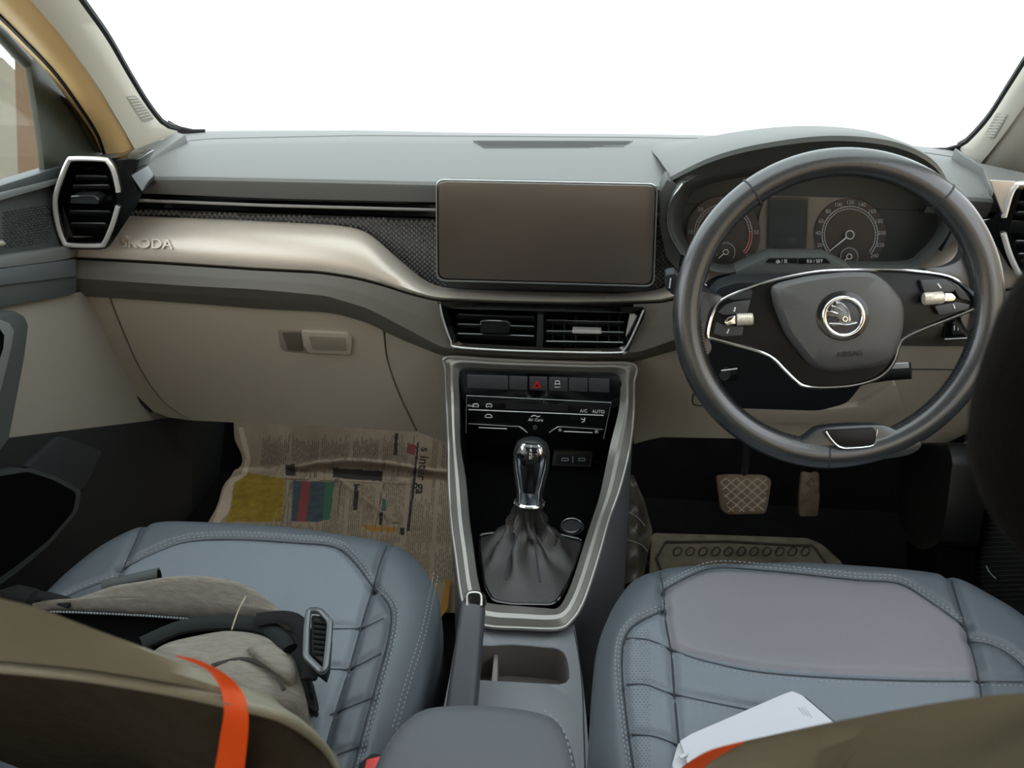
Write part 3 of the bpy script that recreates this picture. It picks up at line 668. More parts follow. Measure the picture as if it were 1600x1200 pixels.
# rear part with tray
ZC = sz(0.318)
outer = [(722, 950), (740, 972), (762, 984), (876, 988), (897, 975), (903, 1010), (910, 1060), (917, 1130), (922, 1200), (925, 1330), (640, 1330), (672, 1200), (690, 1120), (702, 1060), (712, 1000)]
tray = [(742, 1010), (800, 1008), (868, 1013), (882, 1020), (888, 1040), (890, 1062), (880, 1070), (810, 1066), (735, 1062), (725, 1056), (728, 1040), (732, 1020)]
def match(o, i, n=72):
    cx = sum(p[0] for p in i)/len(i); cy = sum(p[1] for p in i)/len(i)
    def rayhit(poly, a):
        d = (math.cos(a), math.sin(a)); best = None
        for k in range(len(poly)):
            x1, y1 = poly[k][0]-cx, poly[k][1]-cy; x2, y2 = poly[(k+1) % len(poly)][0]-cx, poly[(k+1) % len(poly)][1]-cy
            den = d[0]*(y2-y1)-d[1]*(x2-x1)
            if abs(den) < 1e-9: continue
            t = (x1*(y2-y1)-y1*(x2-x1))/den; s = (x1*d[1]-y1*d[0])/den
            if t > 0 and -1e-6 <= s <= 1+1e-6 and (best is None or t > best): best = t
        return (cx+d[0]*best, cy+d[1]*best)
    aa = [2*math.pi*k/n for k in range(n)]
    return [rayhit(o, a) for a in aa], [rayhit(i, a) for a in aa]
mo, mi_ = match(outer, rp(tray, 6))
A = [ZC(*p) for p in mo]; B = [ZC(*p) for p in mi_]
tw = [Vector((p.x*0.99, p.y, 0.255)) for p in B]
MB().loft([[Vector((p.x*1.05, p.y, 0.02)) for p in A], [p+Vector((0, 0, -0.01)) for p in A], A, B]).build('tray_surround', CONS, con, 35) if False else None
MB().loft([[Vector((p.x*1.06, p.y, 0.02)) for p in A], [p+Vector((0, 0, -0.012)) for p in A], [p+Vector((0, 0, 0))*1 for p in A], [b+(a-b)*0.04+Vector((0, 0, 0.001)) for a, b in zip(A, B)], B], True).build('rear_deck', CONS, con, 35)
mb = MB().loft([B, [Vector((p.x, p.y, 0.30)) for p in B], tw], True); mb.cap(tw); mb.build('tray_well', mat('tray_grey', '#7b7672', 0.6), con, 35)
plate('tray_divider', [(772, 1022), (778, 1022), (777, 1064), (768, 1064)], sz(0.30), 0.05, mat('tray_grey', '#7b7672', 0.6), con)
line('deck_seam', [(897, 985), (905, 1030), (910, 1080), (912, 1140), (914, 1200)], off(ZC, 0.0005), 0.0008, SEAM, con)
# USB block and round socket cap
ub = plate('usb_block', [(866, 706), (926, 706), (924, 730), (862, 728)], sy(1.05), 0.02, mat('usb_bezel', '#45443f', 0.5), con, bevel=0.0015)
plate('usb_face', [(871, 710), (921, 711), (919, 727), (868, 725)], sy(1.0485), 0.002, RUBBER, ub)
for a in (878, 904):
    o_ = rp([(a, 716), (a+10, 716), (a+10, 720), (a, 720)], 1)
    line('port_outline', [(p[0], p[1]) for p in o_], sy(1.046), 0.0005, GREYP, ub, 4, True, sm=0)
line('usb_mark', [(895, 713), (895, 723)], sy(1.046), 0.0006, GREYP, ub, 4, sm=0)
# climate panel ----------------------------------------------------
cp = thing('climate_panel', (0, 1.06, 0.36), 'gloss black climate control panel above the gear lever', 'control panel')
_q = [sy(1.041)(720, 576), sy(1.041)(970, 586), sy(1.036)(848, 700)]
yc = sp(_q[0], (_q[1]-_q[0]).cross(_q[2]-_q[0]).normalized())
plate('panel_body', [(724, 577), (962, 586), (972, 598), (966, 690), (950, 703), (940, 706), (735, 696), (718, 688), (717, 590)], yc, 0.03, GLOSS, cp, r=4, bevel=0.002)
rowb = [(730, 794), (796, 824), (827, 855), (858, 887), (889, 918), (920, 952)]
for k, (a, b) in enumerate(rowb):
    f = lambda u: 586+(u-730)*0.030
    bt = plate('push_button', [(a, f(a)), (b, f(b)), (b, f(b)+21), (a, f(a)+20)], off(yc, 0.002), 0.004, mat('button_black', '#45474a', 0.4), cp, r=1.5, bevel=0.0006)
    if k == 2:
        tri = [(839, 594), (846, 606), (832, 606)]
        plate('hazard_triangle', tri, off(yc, 0.0026), 0.0005, RED, bt, bevel=0)
        plate('hazard_core', [(839, 599.5), (842, 604), (836, 604)], off(yc, 0.0030), 0.0004, BLACK, bt, bevel=0)
    if k == 3:
        line('lock_shackle', [(868, 600), (868, 596), (871, 595), (874, 596), (874, 600)], off(yc, 0.0026), 0.0005, WHITEP, bt, 4)
        line('lock_body', [(867, 600), (875, 600), (875, 605), (867, 605)], off(yc, 0.0026), 0.0006, WHITEP, bt, 4, True, sm=0)
pf = plate('display_face', [(729, 618), (955, 629), (943, 686), (728, 677)], off(yc, 0.0015), 0.003, mat('climate_face', '#141516', 0.18, coat=0.4), cp, r=4)
line('face_edge', [(728, 677), (729, 618), (955, 629), (943, 686)], off(yc, 0.0018), 0.0005, GREYP, cp, 4, sm=0)
line('white_rule', [(732, 640), (943, 649)], off(yc, 0.0022), 0.0008, WHITEP, pf, 4, sm=0)
plate('lcd_window', [(790, 629), (887, 634), (887, 643), (790, 639)], off(yc, 0.0020), 0.0006, mat('lcd', '#2a2a2c', 0.3), pf, bevel=0)
ys = off(yc, 0.0022)
text('print', 'A/C', (912, 642), ys, 7, WHITEP, pf, ang=-2); text('print', 'AUTO', (935, 643), ys, 7, WHITEP, pf, ang=-2)
text('print', 'Air Care', (837, 656), ys, 6.5, WHITEP, pf, ang=-2); text('print', 'MAX', (736, 634), ys, 5, WHITEP, pf, ang=-2)
for (cx, cy) in ((743, 634), (764, 634)):
    line('demist_symbol', [(cx-4, cy+2), (cx-4, cy-2), (cx, cy-3), (cx+4, cy-2), (cx+4, cy+2), (cx, cy+1)], ys, 0.0006, WHITEP, pf, 4, True, sm=3)
line('car_symbol', [(758, 652), (760, 648), (766, 648), (769, 652)], ys, 0.0006, WHITEP, pf, 4, True, sm=3)
line('wave_symbol', [(830, 651), (835, 649), (840, 651), (844, 650)], ys, 0.0008, WHITEP, pf, 4)
line('fan_symbol', [(908, 654), (912, 656), (914, 653), (913, 658), (909, 660)], ys, 0.0007, WHITEP, pf, 4)
for (pts, rl) in (([(732, 662), (800, 666), (812, 667), (824, 676), (820, 680), (734, 676)], [(748, 668), (792, 670)]), ([(858, 676), (870, 668), (880, 667), (942, 671), (941, 684), (860, 682)], [(881, 674), (926, 676)])):
    b = plate('touch_slider', pts, off(yc, 0.004), 0.004, GLOSS, cp, r=3, bevel=0.001)
    line('slider_rule', rl, off(yc, 0.0048), 0.0007, WHITEP, b, 4, sm=0)
    line('slider_edge', [pts[0], pts[1], pts[2], pts[3]], off(yc, 0.0045), 0.0007, SATIN, b, 4, sm=3)
text('print', '*', (875, 674), off(yc, 0.0048), 12, WHITEP, pf); text('print', '*', (932, 677), off(yc, 0.0048), 14, WHITEP, pf)
plate('knob_dot', ringpts(836, 668, 3.5, 3.5, 16), off(yc, 0.0025), 0.001, mat('dot_grey', '#4a4d50', 0.4), cp, bevel=0)
# gear lever --------------------------------------------------------
gl = thing('gear_lever', (0, 0.80, 0.305), 'automatic gear lever with chrome knob and black leather gaiter', 'gear lever')
base = [(747, 838), (800, 831), (860, 834), (912, 846), (903, 874), (890, 910), (872, 940), (862, 947), (800, 946), (770, 941), (756, 915), (750, 870)]
bs = rs(rp(base, 8), 72, True); ZB = sz(0.322)
bP = [ZB(p[0], p[1]) for p in bs]
MB().tube([p+Vector((0, 0, 0.002)) for p in bP], 0.0028, 8, True).build('gaiter_frame', GLOSS, gl)
top_c = sy(0.862)(827, 786); n_ = 72
bc = sum(bP, Vector())/n_
rows = [bP]
for k in range(1, 15):
    t = k/14; row_ = []
    for i, p in enumerate(bP):
        a = math.atan2(p.y-bc.y, p.x-bc.x)
        rad = Vector((math.cos(a)*0.021, math.sin(a)*0.016, 0))
        tgt = top_c+rad
        s = 1-(1-t)**2.5
        q = p.lerp(tgt, s); q.z = p.z+(tgt.z-p.z)*(0.35*t+0.65*t**2.2)
        wv = math.sin(math.pi*t)*(0.007*math.sin(4*a+1.2+3*t)+0.0055*math.sin(7*a+2.5*t*3)+0.012*noise.noise(Vector((a*3, t*6, 1.0))))
        q += Vector((math.cos(a), math.sin(a), 0.3))*wv
        row_.append(q)
    rows.append(row_)
gm = MB().loft(rows, True).build('gaiter', mat('gaiter_leather', '#2d2b2a', 0.42, bump=('voronoi', 600, 0.15)), gl, 60)
for a_i in (None,):
    pass
def gline(i0, j0=2, j1=14): return [rows[j][i0]+(rows[j][i0]-Vector((bc.x, bc.y, rows[j][i0].z))).normalized()*0.0008 for j in range(j0, j1+1)]
def near(u, v):
    best = None
    for i in range(n_):
        p = rows[1][i]; q = p-CAM; wz = q.dot(FW); pu, pv = 800+F*q.dot(RT)/wz, 600-F*q.dot(UP)/wz
        d = (pu-u)**2+(pv-v)**2
        if best is None or d < best[0]: best = (d, i)
    return best[1]
for u, v in ((786, 925), (846, 925)):
    i0 = near(u, v)
    MB().tube(gline(i0), 0.0013, 5).build('gaiter_seam', SEAM, gl)
# knob: lofted along an axis from collar to crown
ka, kb = sy(0.862)(827, 787), sy(0.892)(832, 684)
ax = (kb-ka).normalized(); Lk = (kb-ka).length; e1 = Vector((1, 0, 0)); e1 = (e1-ax*e1.dot(ax)).normalized(); e2 = ax.cross(e1)
prk = [(-0.02, 0.0195), (0.0, 0.0205), (0.02, 0.0205), (0.04, 0.019), (0.15, 0.0195), (0.4, 0.0235), (0.62, 0.0265), (0.8, 0.0262), (0.92, 0.022), (0.98, 0.014), (1.0, 0.005)]
def kring(t, r, fl=0.85): return [ka+ax*(t*Lk)+e1*(r*math.cos(a))+e2*(r*fl*math.sin(a)) for a in [2*math.pi*i/32 for i in range(32)]]
krows = [kring(t, r) for t, r in prk]
mb = MB().loft(krows, True); mb.cap(krows[0]); mb.cap(krows[-1]); kn = mb.build('knob', mat('knob_leather', '#202326', 0.4), gl, 60)
fwd = -e2 if (-e2).dot(CAM-kb) > 0 else e2
def kface(t, x):                      # point on the viewer's side of the knob
    for (t0, r0), (t1, r1) in zip(prk, prk[1:]):
        if t0 <= t <= t1: r = r0+(r1-r0)*(t-t0)/(t1-t0)
    return ka+ax*(t*Lk)+e1*x+fwd*(0.85*math.sqrt(max(0, r*r-x*x))+0.0012)
def kpatch(name, ts, wa, m, lift):
    rws = []
    for t, w_ in zip(ts, wa): rws.append([kface(t, w_*(i/8-1))+fwd*lift for i in range(17)])
    return thick(rws, -fwd*0.002).build(name, m, kn, 50)
kpatch('chrome_face', [0.02, 0.1, 0.25, 0.45, 0.62, 0.78, 0.9, 0.96], [0.015, 0.015, 0.016, 0.019, 0.0215, 0.0215, 0.017, 0.013], CHROME, 0.0)
kpatch('gloss_face', [0.24, 0.35, 0.5, 0.65, 0.8, 0.92, 0.965], [0.0085, 0.010, 0.0125, 0.0145, 0.0145, 0.011, 0.008], GLOSS, 0.0012)
MB().tube(kring(0.02, 0.0215), 0.003, 8, True).build('collar_ring', CHROME, gl)
for s, t in (('P', 0.93), ('R', 0.885), ('N', 0.84), ('D', 0.79)):
    q = kface(t, 0.0); w_ = q-CAM; pu, pv = 800+F*w_.dot(RT)/w_.dot(FW), 600-F*w_.dot(UP)/w_.dot(FW)
    text('print', s, (pu, pv), sp(q+fwd*0.0014, fwd+ax*(0.6 if t > 0.88 else 0.15)), 6, WHITEP, kn)
sc = thing('socket_cap', ZB(893, 822), 'round black socket cap beside the gear lever', 'socket cap')
MB().prism([sz(0.325)(*p) for p in ringpts(894, 822, 19, 13, 28)], (0, 0, -0.012)).build('cap_disc', RUBBER, sc, 40, 0.0015)
line('cap_rim', ringpts(893, 821, 16, 11, 28), sz(0.327), 0.0012, SATIN, sc, 6, True, sm=0)
# handbrake ----------------------------------------------------------
hb = thing('handbrake_lever', (-0.04, 0.50, 0.318), 'grey handbrake lever with chrome push button beside the cup tray', 'handbrake')
h0, h1 = sz(0.352)(722, 1105), sz(0.395)(740, 944)
hd = (h1-h0).normalized(); h0 = h0-hd*0.12
hr = hd.cross(Vector((0, 0, 1))).normalized(); hu = hr.cross(hd)
def hring(p, wx, wz, n=28):
    out = []
    for i in range(n):
        a = 2*math.pi*i/n; c, s = math.cos(a), math.sin(a)
        out.append(p+hr*(wx*math.copysign(abs(c)**0.55, c))+hu*(wz*math.copysign(abs(s)**0.55, s)))
    return out
LL = (h1-h0).length
rr = [hring(h0+hd*(LL*t), w_, z_) for t, w_, z_ in ((0, 0.018, 0.016), (0.35, 0.0185, 0.017), (0.6, 0.0175, 0.017), (0.85, 0.016, 0.016), (0.97, 0.0155, 0.0155), (1.0, 0.014, 0.014))]
mb = MB().solid(rr); mb.build('grip', BRAKEM, hb, 40)
rr = [hring(h1+hd*t, w_, z_) for t, w_, z_ in ((-0.004, 0.0125, 0.0125), (0.004, 0.0128, 0.0128), (0.010, 0.012, 0.0115), (0.012, 0.010, 0.009))]
MB().solid(rr).build('tip_collar', GLOSS, hb, 40)
HT = sp(sz(0.412)(741, 932), (0.0, -0.62, 0.78))
plate('release_housing', [(724, 950), (725, 930), (732, 922), (750, 922), (757, 930), (758, 950)], HT, 0.02, GLOSS, hb, r=5, bevel=0.002)
line('chrome_button_ring', [(730, 946), (730, 931), (735, 926), (747, 926), (752, 931), (752, 946)], off(HT, 0.001), 0.0016, BRIGHT, hb, 6, sm=3)
plate('push_button', [(733, 948), (734, 931), (748, 931), (749, 948)], off(HT, 0.001), 0.006, GLOSS, hb, r=3, bevel=0.001)
# armrest -------------------------------------------------------------
ar = thing('armrest', (0, 0.35, 0.318), 'dark grey padded centre armrest lid with pale stitching', 'armrest')
ZA = sz(0.455)
ao = [(560, 1290), (575, 1220), (592, 1175), (615, 1138), (645, 1110), (680, 1098), (760, 1096), (830, 1104), (868, 1118), (890, 1150), (903, 1200), (915, 1290), (925, 1420), (730, 1450), (540, 1420)]
ap = rs(bez(ao, 5, True), 90, True); aP = [ZA(p[0], p[1]) for p in ap]; ac = sum(aP, Vector())/len(aP)
def shr(P, k, dz): return [ac+(p-ac)*k+Vector((0, 0, dz)) for p in P]
mb = MB().loft([shr(aP, 0.93, -0.135), shr(aP, 0.96, -0.05), shr(aP, 0.985, -0.035), shr(aP, 1.0, -0.018), shr(aP, 0.99, -0.006), shr(aP, 0.95, 0.001), shr(aP, 0.85, 0.006), shr(aP, 0.5, 0.009)], True); mb.cap(shr(aP, 0.5, 0.009)); mb.build('lid', ARM, ar, 60)
dashes('stitching', [[(585, 1225), (601, 1176), (626, 1138), (655, 1113)], [(850, 1110), (874, 1130), (890, 1170), (897, 1215)]], sz(0.4555), 0.0007, THREAD, ar)
rb = thing('buckle_red_button', sz(0.40)(588, 1195), 'red seat belt buckle button beside the passenger cushion and armrest', 'buckle')
MB().prism([sz(0.40)(*p) for p in [(572, 1186), (596, 1180), (604, 1196), (585, 1212), (568, 1206)]], (0, 0, -0.02)).build('release_button', RED, rb, 30, 0.002)
MB().prism([sz(0.392)(*p) for p in [(560, 1192), (582, 1176), (600, 1178), (612, 1200), (590, 1225), (562, 1222)]], (0, 0, -0.06)).build('buckle_body', BLACK, rb, 30, 0.002)

# ================================================================== STEERING WHEEL
WC = Vector((0.363, 0.845, 0.7256)); TAU = 0.42
W1 = Vector((1, 0, 0)); W2 = Vector((0, math.sin(TAU), math.cos(TAU))); WN = Vector((0, -math.cos(TAU), math.sin(TAU)))
def WS(d=0.0): return sp(WC+WN*d, WN)
sw = thing('steering_wheel', WC-WN*0.03-W2*0.18, 'black leather two-spoke steering wheel with chrome trim and round emblem', 'steering wheel')
RR, RT_ = 0.1705, 0.0165
path = [WC+W1*(RR*math.cos(a))+W2*(RR*math.sin(a)) for a in [2*math.pi*i/128 for i in range(128)]]
rows = []
for i in range(128):
    a = 2*math.pi*i/128; c = path[i]; rd = (W1*math.cos(a)+W2*math.sin(a))
    fat = 1.0+0.10*math.exp(-((((a-math.radians(-90)+math.pi) % (2*math.pi))-math.pi)/0.3)**2)
    rows.append([c+rd*(RT_*fat*math.cos(b))+WN*(RT_*0.95*math.sin(b)) for b in [2*math.pi*k/18 for k in range(18)]])
rows.append(rows[0]); rim = MB().loft(rows, True).build('rim', LEATHER, sw, 80)
for adeg in (128, 52, -88):
    a = math.radians(adeg); c = WC+(W1*math.cos(a)+W2*math.sin(a))*RR; rd = W1*math.cos(a)+W2*math.sin(a)
    MB().tube([c+rd*(RT_*1.02*math.cos(b))+WN*(RT_*0.97*math.sin(b)) for b in [2*math.pi*k/24 for k in range(24)]], 0.0011, 5, True).build('leather_seam', SEAM, rim)
mb = MB()
for k in range(120):
    a = math.radians(180+6+168*k/119)
    if abs(math.degrees(a)-272) < 14: continue
    c = WC+(W1*math.cos(a)+W2*math.sin(a))*(RR-RT_*0.93)+WN*RT_*0.42; d = (W1*math.cos(a+0.9)+W2*math.sin(a+0.9))
    mb.tube([c-d*0.0022, c+d*0.0022], 0.0007, 4)
mb.build('lacing', mat('black_thread', '#101214', 0.6), rim, 0, kind='stuff')
# spokes (leather), gloss plate, chrome loop, airbag cover
LP = [(1106, 524), (1114, 489), (1129, 469), (1172, 450), (1215, 436), (1272, 425), (1319, 422), (1388, 422), (1445, 426), (1480, 432), (1502, 443), (1523, 463), (1528, 472), (1523, 482), (1474, 502), (1439, 516), (1413, 529), (1405, 541), (1399, 561), (1388, 578), (1367, 593), (1330, 603), (1287, 606), (1261, 604), (1247, 598), (1226, 578), (1209, 561), (1186, 549), (1143, 537), (1114, 529)]
plate('spoke', [(1070, 410), (1084, 440), (1100, 456), (1128, 464), (1118, 490), (1108, 524), (1112, 545), (1100, 560), (1075, 565), (1064, 500)], WS(-0.006), 0.02, LEATHER, sw, sm=4, bevel=0.004)
plate('spoke', [(1512, 372), (1508, 392), (1496, 408), (1474, 417), (1444, 421), (1480, 434), (1510, 450), (1526, 474), (1500, 494), (1524, 530), (1546, 520), (1560, 470), (1552, 400)], WS(-0.006), 0.02, LEATHER, sw, sm=4, bevel=0.004)
plate('spoke_plate', [(p[0], p[1]) for p in bez(LP, 3, True)], WS(-0.004), 0.02, GLOSSW, sw, bevel=0.001)
MB().tube([WS(-0.002)(p[0], p[1]) for p in bez(LP, 5, True)], 0.0021, 8, True, mi=0).build('chrome_outline', CHROME, sw)
PADO = [(1203, 449), (1215, 442), (1261, 431), (1316, 425), (1364, 425), (1389, 443), (1409, 468), (1413, 485), (1411, 516), (1400, 551), (1390, 566), (1368, 574), (1301, 582), (1276, 577), (1262, 568), (1226, 523), (1208, 478)]
po = rs(rp(PADO, 14, 4), 80, True); pc = (1310, 500)
def psc(k, d, dx=0, dy=0): return [WS(d)(pc[0]+dx+(p[0]-pc[0])*k, pc[1]+dy+(p[1]-pc[1])*k) for p in po]
rws = [psc(1.0, -0.004), psc(0.995, 0.008), psc(0.955, 0.018, 3), psc(0.9, 0.0215, 4), psc(0.6, 0.0245, 3), psc(0.25, 0.0255, 2)]
mb = MB().loft(rws, True); mb.cap(rws[-1]); mb.build('airbag_cover', PADW, sw, 35)
# emblem
em = plate('emblem_disc', ringpts(1317.6, 493.5, 42, 39, 48), WS(0.0262), 0.006, mat('emblem_black', '#1a1b1c', 0.2, coat=0.4), sw, bevel=0.0015)
line('emblem_ring', ringpts(1318, 495, 30.5, 29.5, 48), WS(0.0268), 0.0030, CHROME, em, 8, True, sm=0)
def zz(pts): return [(1240+x/8.57, 430+y/8.57) for x, y in pts]
EMB = mat('emblem_grey', '#6d6d6c', 0.3, metal=0.7)
plate('emblem_ground', ringpts(1318, 495, 27.5, 26.5, 40), WS(0.0266), 0.002, mat('emblem_back', '#313236', 0.35), em)
for pts in ([(560, 370), (620, 360), (690, 400), (745, 480), (765, 560), (760, 620), (850, 625), (800, 665), (700, 650), (600, 670), (540, 690), (470, 655), (580, 640), (610, 600), (570, 560), (450, 545), (445, 490), (500, 470), (480, 440), (520, 400), (560, 400)],):
    plate('emblem_wing', zz(pts), WS(0.0280), 0.0014, EMB, em, bevel=0.0004)
for pts in ([(570, 372), (640, 375), (700, 430), (740, 500), (752, 610)], [(505, 412), (570, 425), (620, 450), (655, 480)], [(448, 540), (450, 490), (520, 490), (590, 515)], [(475, 652), (560, 645), (700, 662), (790, 650), (848, 634)]):
    line('emblem_feather', zz(pts), WS(0.0284), 0.0011, CHROME, em, 6, sm=5)
line('emblem_eye', ringpts(1240+690/8.57, 430+585/8.57, 3.6, 3.6, 18), WS(0.0288), 0.0009, CHROME, em, 6, True, sm=0)
text('airbag_lettering', 'AIRBAG', (1327, 553), WS(0.0236), 12, mat('ink_dark', '#1d1e1e', 0.6), sw, ang=5, lift=0.001)
# button pods
BTN = mat('wheel_buttons', '#33363a', 0.4)
def btn(px, marks=(), d=0.002, m=BTN):
    b = plate('button', px, WS(d), 0.006, m, sw, r=2, bevel=0.0008)
    for mk in marks: line('button_mark', mk, WS(d+0.0006), 0.0008, WHITEP, b, 4, sm=0)
btn([(1122, 488), (1134, 476), (1148, 471), (1173, 468), (1168, 489), (1150, 491), (1132, 492)], [[(1149, 480), (1147, 487)]])
btn([(1115, 521), (1119, 503), (1131, 508), (1162, 510), (1160, 524), (1130, 526)], [[(1139, 514), (1136, 521)]])
btn([(1135, 466), (1176, 453), (1174, 466), (1147, 469)], m=RUBBER)
btn([(1438, 437), (1478, 436), (1494, 448), (1490, 456), (1444, 456)], [[(1465, 443), (1470, 450)]])
btn([(1460, 478), (1496, 472), (1516, 476), (1512, 484), (1468, 492)], [[(1489, 475), (1492, 482)]])
btn([(1482, 437), (1498, 446), (1517, 470), (1500, 466)], m=BTN)
for (a, b, nub) in (((1151, 499.5), (1176, 498.5), [(1131, 503), (1138, 495), (1149, 492), (1150, 507), (1136, 509)]), ((1443, 467), (1473, 465), [(1475, 458), (1488, 458), (1495, 465), (1490, 471), (1475, 472)])):
    A, B = WS(0.006)(*a), WS(0.006)(*b); ro = MB().tube([A.lerp(B, t) for t in (0, 0.06, 0.94, 1)], [0.0062, 0.0072, 0.0072, 0.0062], 20).build('scroll_roller', CREAM, sw, 40)
    for k in range(7):
        c = A.lerp(B, 0.12+0.76*k/6); d = (B-A).normalized(); e = d.cross(WN).normalized()
        MB().tube([c+WN*(0.0072*math.cos(q))+e*(0.0072*math.sin(q)) for q in [2*math.pi*i/20 for i in range(20)]], 0.0004, 4, True).build('ridge', CREAM, ro)
    plate('roller_cap', nub, WS(0.0085), 0.006, CHROME, sw, r=3, bevel=0.0015)
# badge at six o'clock
plate('lower_web', [(1235, 700), (1262, 682), (1288, 668), (1372, 664), (1400, 672), (1440, 690), (1420, 712), (1330, 722), (1255, 714)], WS(0.011), 0.02, LEATHER, sw, sm=4, bevel=0.003)
bd = plate('badge', [(1290, 673), (1367, 669), (1370, 690), (1360, 698), (1318, 700), (1304, 692)], WS(0.0165), 0.006, GLOSSW, sw, r=3)
line('badge_chrome', [(1290, 674), (1303, 691), (1318, 700), (1358, 698), (1368, 691), (1371, 671)], WS(0.0175), 0.0014, CHROME, bd, 6, sm=3)
# column, stalks ------------------------------------------------------
sc_ = thing('steering_column', (0.36, 1.03, 0.50), 'black steering column shroud with switch stalks behind the wheel', 'steering column')
plate('shroud', [(1108, 520), (1104, 600), (1112, 632), (1150, 640), (1280, 644), (1325, 632), (1350, 600), (1420, 520), (1400, 486), (1280, 476), (1140, 480), (1112, 492)], sy(0.965), 0.11, BLACK, sc_, r=12, bevel=0.006)
plate('upper_shroud', [(1108, 468), (1124, 450), (1150, 442), (1240, 441), (1250, 455), (1170, 470), (1130, 478)], sy(1.0), 0.03, RUBBER, sc_, r=5, bevel=0.003)
MB().tube([sy(0.95)(1135, 480), sy(0.94)(1090, 455), sy(0.935)(1062, 444)], [0.011, 0.010, 0.013], 12).build('indicator_stalk', BLACK, sc_)
plate('stalk_end', [(1040, 430), (1054, 427), (1062, 436), (1062, 456), (1052, 462), (1040, 452)], sy(0.925), 0.02, RUBBER, sc_, r=3, bevel=0.002)
line('stalk_mark', [(1048, 435), (1046, 450)], sy(0.9235), 0.0010, GREYP, sc_, 4, sm=0)
line('stalk_mark', [(1099, 443), (1104, 446)], sy(0.92), 0.001, GREYP, sc_, 4, sm=0)
MB().tube([sy(0.96)(1345, 590), sy(0.945)(1385, 582), sy(0.935)(1423, 579)], [0.010, 0.0115, 0.0115], 14).build('wiper_stalk', BLACK, sc_, 40)
plate('stalk_face', [(1384, 569), (1420, 567), (1421, 575), (1386, 577)], sy(0.922), 0.002, GREYP, sc_)
MB().tube([sy(0.99)(1160, 582), sy(0.96)(1132, 584)], [0.012, 0.010], 10).build('tilt_lever', BLACK, sc_)
line('lever_edge', [(1127, 579), (1152, 576)], sy(0.945), 0.0012, GREYP, sc_, 4, sm=0)
ls = thing('light_switch', (0.58, 1.04, 0.55), 'small black headlamp switch panel below the dashboard right of the wheel', 'switch panel')
plate('switch_body', [(1478, 500), (1515, 498), (1514, 530), (1474, 532)], sy(1.045), 0.01, GLOSS, ls, r=3)
plate('thumb_wheel', [(1490, 505), (1510, 503), (1510, 522), (1488, 523)], sy(1.041), 0.01, RUBBER, ls, r=2)
for k in range(3): line('switch_mark', [(1491+k*6, 509), (1491+k*6, 516)], sy(1.0395), 0.0008, WHITEP, ls, 4, sm=0)
line('switch_edge', [(1476, 530), (1512, 528)], sy(1.043), 0.0009, GREYP, ls, 4, sm=0)

# ================================================================== FOOTWELLS
FP = prof(FLOORP)
bp = thing('brake_pedal', sy(1.24)(1163, 800), 'wide worn brake pedal with diamond tread', 'pedal', 'pedals in the driver footwell')
PB = sp(sy(1.235)(1163, 775), (0, -0.8, 0.6))
pb = [(1119, 743), (1140, 741), (1195, 742), (1206, 750), (1200, 790), (1196, 803), (1136, 804), (1126, 795)]
plate('pedal_pad', pb, PB, 0.014, PEDAL, bp, r=6, bevel=0.002)
def bars(poly, surf, step, parent, m):
    for sgn in (1, -1):
        for k in range(-40, 40):
            run = []
            for t in range(-200, 200):
                u = 1200+t*1.0; v = 775+sgn*(u-1200)*0.85+k*step
                if inside((u, v), poly): run.append((u, v))
            if len(run) > 8: MB().tube([surf(*run[0]), surf(*run[-1])], 0.0011, 4).build('tread_bar', mat('worn_bar', '#c2b094', 0.45, metal=0.4), parent, 0)
bars([(1124, 747), (1196, 746), (1201, 752), (1194, 799), (1138, 800)], off(PB, 0.0006), 14, bp, PEDAL)
MB().tube([PB(1163, 752)+Vector((0, 0.012, 0)), sy(1.27)(1164, 728), sy(1.29)(1167, 690), Vector((sy(1.29)(1167, 690).x, 1.29, 0.45))], 0.0075, 10).build('pedal_arm', SATIN, bp)
ac_ = thing('accelerator_pedal', sy(1.26)(1265, 806), 'narrow worn accelerator pedal right of the brake pedal', 'pedal', 'pedals in the driver footwell')
PA = sp(sy(1.26)(1265, 775), (0, -0.85, 0.5))
plate('pedal_pad', [(1253, 738), (1280, 738), (1281, 780), (1278, 807), (1249, 807), (1249, 775)], PA, 0.012, PEDAL, ac_, r=4, bevel=0.002)
line('tread_bar', [(1268, 748), (1275, 755), (1268, 763), (1260, 756)], off(PA, 0.0006), 0.0011, SATIN, ac_, 4, True, sm=0)
line('tread_bar', [(1258, 774), (1268, 764), (1275, 773)], off(PA, 0.0006), 0.0009, PEDAL, ac_, 4, sm=0)
MB().tube([PA(1266, 745)+Vector((0, 0.01, 0)), sy(1.30)(1268, 700), Vector((sy(1.30)(1268, 700).x, 1.30, 0.45))], 0.007, 8).build('pedal_arm', BLACK, ac_)
fm = thing('floor_mat', FP(1150, 880), 'dusty brown floor mat in the driver footwell', 'floor mat')
plate('mat_sheet', [(1018, 832), (1150, 836), (1262, 840), (1285, 850), (1318, 880), (1330, 960), (1010, 960)], off(FP, 0.012), 0.01, MATM, fm, r=8, bevel=0.003)
line('mat_groove', [(1300, 900), (1275, 858), (1240, 852), (1040, 847), (1036, 900)], off(FP, 0.014), 0.003, mat('mat_dark', '#40392c', 0.9), fm, 5, sm=2)
for k in range(11):
    u = 1052+k*20; line('mat_motif', [(u, 862), (u+6, 855), (u+13, 858), (u+10, 866), (u+2, 868)], off(FP, 0.0135), 0.0016, mat('mat_dark', '#40392c', 0.9), fm, 4, True, sm=3)
ln_ = thing('plastic_liner', FP(990, 890), 'crumpled clear plastic sheet hanging beside the console in driver footwell', 'plastic sheet')
LSP = sp(FP(975, 915), (-0.25, -0.62, 0.74))
